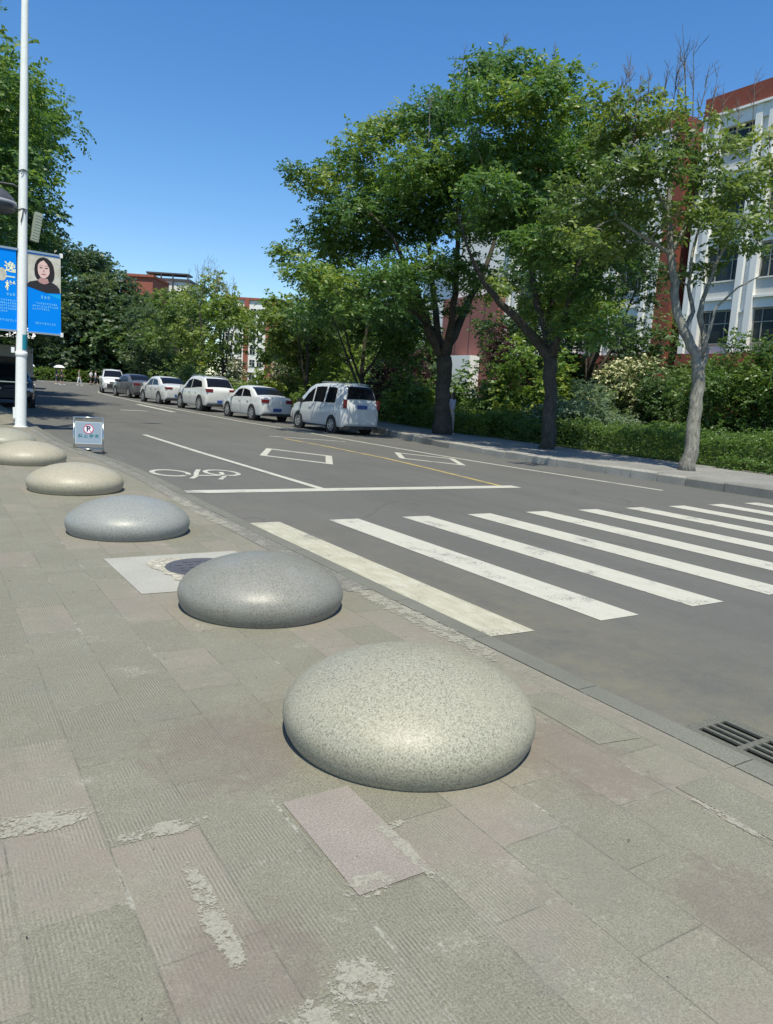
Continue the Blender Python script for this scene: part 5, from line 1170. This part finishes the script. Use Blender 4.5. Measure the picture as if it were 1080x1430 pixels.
bush('flowering_bush', 'pale yellow bush beyond the minivan front, below the slim lime tree', vp(392, 50), 1.4, 1.4, 3.8, 203, 'leaf_pale', dens=80, n_=16, t0=.52, L=.3, ll=.18, lw=.12, tsd=.2)
bush('flowering_bush', 'small pale blossom bush above the white saloon car', vp(368, 46), 1.2, 1.2, 3.0, 204, 'leaf_lime', dens=90, n_=14, t0=.6, L=.3, ll=.18, lw=.12)
bush('purple_leaf_tree', 'dark purple leaved small tree left of the thick trunk', vp(562, 42), 2.3, 1.8, 4.6, 205, 'leaf_purple', dens=110, n_=24, t0=.5, ll=.16, lw=.1, L=.3, low=.3, cat='tree', cone=False, cr=.32)
bush('purple_leaf_tree', 'reddish purple upright shrub in front of the red wall', vp(690, 38), 1.3, 1.1, 5.5, 206, 'leaf_purple', dens=110, n_=20, t0=.75, ll=.14, lw=.08, L=.3, low=.3, cat='tree', cone=True, cr=.30)
for i, (px, dep, rx, h, m_, t0, cone, lab) in enumerate([
    (742, 29.5, 1.9, 4.3, 'leaf_tree', .62, False, 'bright green shrub between the thick trunk and the middle trunk'),
    (832, 25.5, 1.75, 2.5, 'leaf_grey', .42, False, 'round clipped grey green bush below the cream flowers'),
    (768, 26.5, 1.0, 1.9, 'leaf_grey', .35, False, 'small dull green bush right behind the middle trunk'),
    (940, 26.5, 1.4, 3.4, 'leaf_dark', .45, False, 'dark shrub directly behind the pale crooked trunk'),
    (905, 27.5, 1.0, 2.1, 'leaf_dark', .55, False, 'dark low shrub below the cream flowering bush'),
    (1000, 24.5, 1.7, 4.7, 'leaf_hedge', .36, False, 'deep green upright shrub right of the pale trunk'),
    (1052, 24.0, 1.7, 4.3, 'leaf_hedge', .30, False, 'deep green shrub near the right edge of the photo'),
    (1100, 23.0, 1.6, 4.4, 'leaf_hedge', .3, False, 'deep green shrub cut off by the right edge'),
    (580, 38.0, 1.8, 3.2, 'leaf_tree', .55, False, 'green shrub left of the thick trunk below the purple tree'),
    (652, 36.0, 1.5, 3.0, 'leaf_tree', .50, False, 'green shrub right of the thick trunk below the white annex'),
    (700, 30.5, 1.4, 2.7, 'leaf_tree', .45, False, 'green shrub at the foot of the reddish purple one'),
    (540, 43.0, 2.0, 3.0, 'leaf_grey', .55, False, 'grey green shrub behind the right corner of the minivan'),
    (470, 46.0, 2.3, 4.4, 'leaf_lime', .25, False, 'fresh green shrub above the minivan roof'),
    (430, 50.0, 2.2, 3.8, 'leaf_tree', .45, False, 'green shrub above the front of the minivan'),
    (520, 52.0, 2.4, 4.3, 'leaf_tree', .5, False, 'tall green shrub behind the small forked tree'),
    (350, 56.0, 2.2, 2.6, 'leaf_hedge', .55, False, 'low sunlit green bush beyond the white saloon car'),
    (300, 62.0, 2.2, 2.5, 'leaf_dark', .6, False, 'low dark bush beyond the white SUV'),
    (400, 56.0, 2.0, 3.0, 'leaf_dark', .7, False, 'dark bush left of the thin straight trunk'),
    (965, 27.5, 1.5, 3.9, 'leaf_hedge', .35, False, 'tall green shrub immediately left of the window behind the pale trunk'),
    (785, 34.0, 1.7, 4.2, 'leaf_dark', .6, False, 'dark green shrub below the dense tree, right of the middle trunk'),
    (728, 37.0, 1.8, 4.4, 'leaf_tree', .6, False, 'tall green shrub at the corner of the red wall'),
    (850, 34.0, 1.7, 4.0, 'leaf_dark', .55, False, 'dark green shrub left of the cream flowering bush'),
    (250, 70.0, 2.6, 2.6, 'leaf_dark', .6, False, 'low dark bush behind the bright white saloon car')]):
    if dep < 40 and px > 640: dep *= 1.14; rx *= 1.1; h *= 1.12
    bush('shrub', lab, vp(px, dep), rx, rx*.85, h, 300+i, m_, 'shrubs in the planting bed', dens=(260 if dep < 32 else 110 if dep < 44 else 60), n_=20 if dep < 40 else 16, t0=t0, ll=.12 if dep < 32 else .18, lw=.07 if dep < 32 else .11, L=.22 if dep < 32 else .3, cone=cone)
bush('conifer', 'thin blue green conifer between the minivan tree and the thick trunk', vp(552, 55), 1.3, 1.3, 7.6, 330, 'leaf_grey', dens=80, n_=20, t0=.35, ll=.2, lw=.1, L=.3, cone=True, cat='tree')
# hedges: clipped ribbons of small leaves
def hedge(name, label, path, width, h, seed, m_, t0=.5, dens=300, ll=.07, lw=.05, L=.12):
    e = empty(name, (path[0][0], path[0][1], G(path[0][1])+.14)); tag(e, label, 'hedge'); b = e.location.copy(); rg = np.random.default_rng(seed); rd = random.Random(seed)
    P = []; D = []; mb = MB()
    for (x0, y0), (x1, y1) in zip(path, path[1:]):
        Ls = math.hypot(x1-x0, y1-y0); k = int(dens*Ls*(width+2*h)*.45)
        t = rg.uniform(0, 1, k); u = rg.uniform(-.5, .5, k); v = 1-rg.uniform(0, 1, k)**2.2*.98
        edge = np.abs(u) > .36; u2 = np.where(rg.uniform(0,1,k) < .45, np.sign(u)*.5*rg.uniform(.8,1,k), u)
        px_ = x0+(x1-x0)*t; py_ = y0+(y1-y0)*t; nx, ny = -(y1-y0)/Ls, (x1-x0)/Ls
        bump_ = 1+.10*np.sin(px_*2.1+py_*1.7)+.06*np.sin(py_*5.3+seed)
        z = h*v*bump_*(1-.25*(np.abs(u2)*2)**4)
        P.append(np.stack([px_+nx*u2*width*(.9+.1*bump_)-b.x, py_+ny*u2*width-b.y, z+np.array([G(q)+.14 for q in py_])-b.z], 1)); D.append(nrm(np.stack([nx*u2*1.5, ny*u2*1.5, v], 1)+rg.normal(0,.5,(k,3))))
        for j in range(int(Ls*2.5)):
            tt = rd.random(); mb.tube([(x0+(x1-x0)*tt-b.x, y0+(y1-y0)*tt-b.y, G(y0)-b.z+.1), (x0+(x1-x0)*tt-b.x+rd.uniform(-.15,.15), y0+(y1-y0)*tt-b.y, G(y0)-b.z+.14+h*.8)], .012, 4)
    mb.tube([(x-b.x, y-b.y, G(y)+.12-b.z) for x, y in path], .03, 6)
    mb.build('stem', 'bark_dark', e); P = np.concatenate(P); D = np.concatenate(D); q = sprays(P, D, L, 6, ll, lw, rg, .1, .7); fmesh('foliage', q, t0+np.repeat(rg.normal(0,.1,len(P)), 6)+rg.normal(0,.1,len(q)), m_, e); return e
hedge('hedge', 'long clipped green hedge behind the sidewalk on the right', [(20.9, 5.5), (20.8, 11), (20.7, 17), (20.6, 23)], 1.5, .98, 401, 'leaf_hedge', .5, 480, .055, .04, .09)
hedge('hedge', 'low ragged ground cover hedge in front of the clipped one at the right edge', [(19.85, 5), (19.8, 10.5), (19.9, 13.2)], .8, .35, 402, 'leaf_hedge', .42, 330)
hedge('hedge', 'sunlit yellow green hedge to the right of the minivan', [(20.4, 23.5), (20.9, 29), (21.6, 34)], 1.8, .95, 403, 'leaf_lime', .22, 200, .1, .06, .2)
hedge('hedge', 'dark second hedge row behind the long clipped one', [(22.8, 8), (22.8, 16), (22.6, 24), (22.8, 30)], 1.6, 1.05, 404, 'leaf_hedge', .35, 220)
hedge('hedge', 'hedge strip beyond the row of parked cars', [(20.6, 35), (20.3, 44), (20.2, 55), (20.8, 68)], 1.8, 1.0, 405, 'leaf_hedge', .5, 110, .14, .09, .22)
hedge('hedge', 'yellowish hedge across the end of the road behind the people', [(6, 100), (14, 99.5), (24, 99), (36, 99)], 1.5, 1.35, 406, 'leaf_lime', .12, 60, .22, .14, .3)
# grass and weeds on the bed edge: uncountable
rg = np.random.default_rng(9); k = 9000
gx_ = rg.uniform(19.95, 26, k); gy_ = rg.uniform(5, 62, k); Pg = np.stack([gx_, gy_, np.array([G(v)+.15 for v in gy_])], 1)
qd = nrm(rg.normal(0,.35,(k,3))+np.array([0,0,1.])); sd = nrm(np.cross(qd, rg.normal(0,1,(k,3)))); hh = rg.uniform(.08,.24,(k,1)); 
q = np.stack([Pg-sd*.014, Pg+sd*.014, Pg+qd*hh*.6+sd*.012, Pg+qd*hh], 1); tag(fmesh('grass', q, rg.normal(.5,.2,k), 'leaf_lime'), kind='stuff')
# fallen leaves and grit on the pavement
rd = random.Random(5); mb = MB()
for i in range(90):
    x, y = rd.uniform(-1.5, 3.0), rd.uniform(.8, 14)**1.0; a = rd.uniform(0, 6.28); s_ = rd.uniform(.003, .008); z = PZ(y)+.006
    mb.add([(x+s_*math.cos(a), y+s_*math.sin(a), z), (x-s_*.5*math.sin(a), y+s_*.5*math.cos(a), z+.004), (x-s_*math.cos(a), y-s_*math.sin(a), z), (x+s_*.5*math.sin(a), y-s_*.5*math.cos(a), z+.002)], [(0,1,2,3)], rd.choice((0, 0, 1)))
tag(mb.build('litter', ['bark_mid', 'slab_sand']), kind='stuff')
def split_far_pieces():
    "gives every far-apart piece of a small part (each handle, foot, rail) an object of its own"
    names = {'rail', 'end_cap', 'junction_box', 'wire_tie', 'door_handle', 'door_gap', 'foot', 'shoes', 'collar', 'dead_twigs', 'bars'}
    for o in [q for q in SC.objects if q.type == 'MESH' and q.name.split('.')[0] in names - {'bars'}]:
        me = o.data; n_ = len(me.vertices); par = list(range(n_))
        def find(a):
            while par[a] != a: par[a] = par[par[a]]; a = par[a]
            return a
        for p in me.polygons:
            r0 = find(p.vertices[0])
            for v in p.vertices[1:]: par[find(v)] = r0
        isl = {}
        for i in range(n_): isl.setdefault(find(i), []).append(i)
        if len(isl) < 2: continue
        bb = []
        for k_, ids in isl.items():
            co = np.array([me.vertices[i].co for i in ids]); bb.append([co.min(0), co.max(0), ids])
        cl = list(range(len(bb)))
        def fc(a):
            while cl[a] != a: a = cl[a]
            return a
        for i in range(len(bb)):
            for j in range(i):
                gap = np.maximum(0, np.maximum(bb[i][0]-bb[j][1], bb[j][0]-bb[i][1])); sz = max((bb[i][1]-bb[i][0]).max(), (bb[j][1]-bb[j][0]).max())
                if np.linalg.norm(gap) <= max(.02, .5*sz): cl[fc(i)] = fc(j)
        groups = {}
        for i in range(len(bb)): groups.setdefault(fc(i), set()).update(bb[i][2])
        if len(groups) < 2: continue
        base = o.name.split('.')[0]; base = 'shoe' if base == 'shoes' else base
        for ids in groups.values():
            mp = {v: k for k, v in enumerate(sorted(ids))}; fs = [[mp[v] for v in p.vertices] for p in me.polygons if p.vertices[0] in mp]
            m2 = bpy.data.meshes.new(base); m2.from_pydata([me.vertices[v].co[:] for v in sorted(ids)], [], fs); m2.update()
            for m_ in me.materials: m2.materials.append(m_)
            m2.polygons.foreach_set('material_index', [p.material_index for p in me.polygons if p.vertices[0] in mp]); m2.polygons.foreach_set('use_smooth', [p.use_smooth for p in me.polygons if p.vertices[0] in mp])
            c = bpy.data.objects.new(base, m2); COL.objects.link(c); c.parent = o.parent; c.matrix_local = o.matrix_local.copy()
        bpy.data.objects.remove(o)
split_far_pieces()
print('objects', len(SC.objects), 'faces', sum(len(o.data.polygons) for o in SC.objects if o.type == 'MESH'))
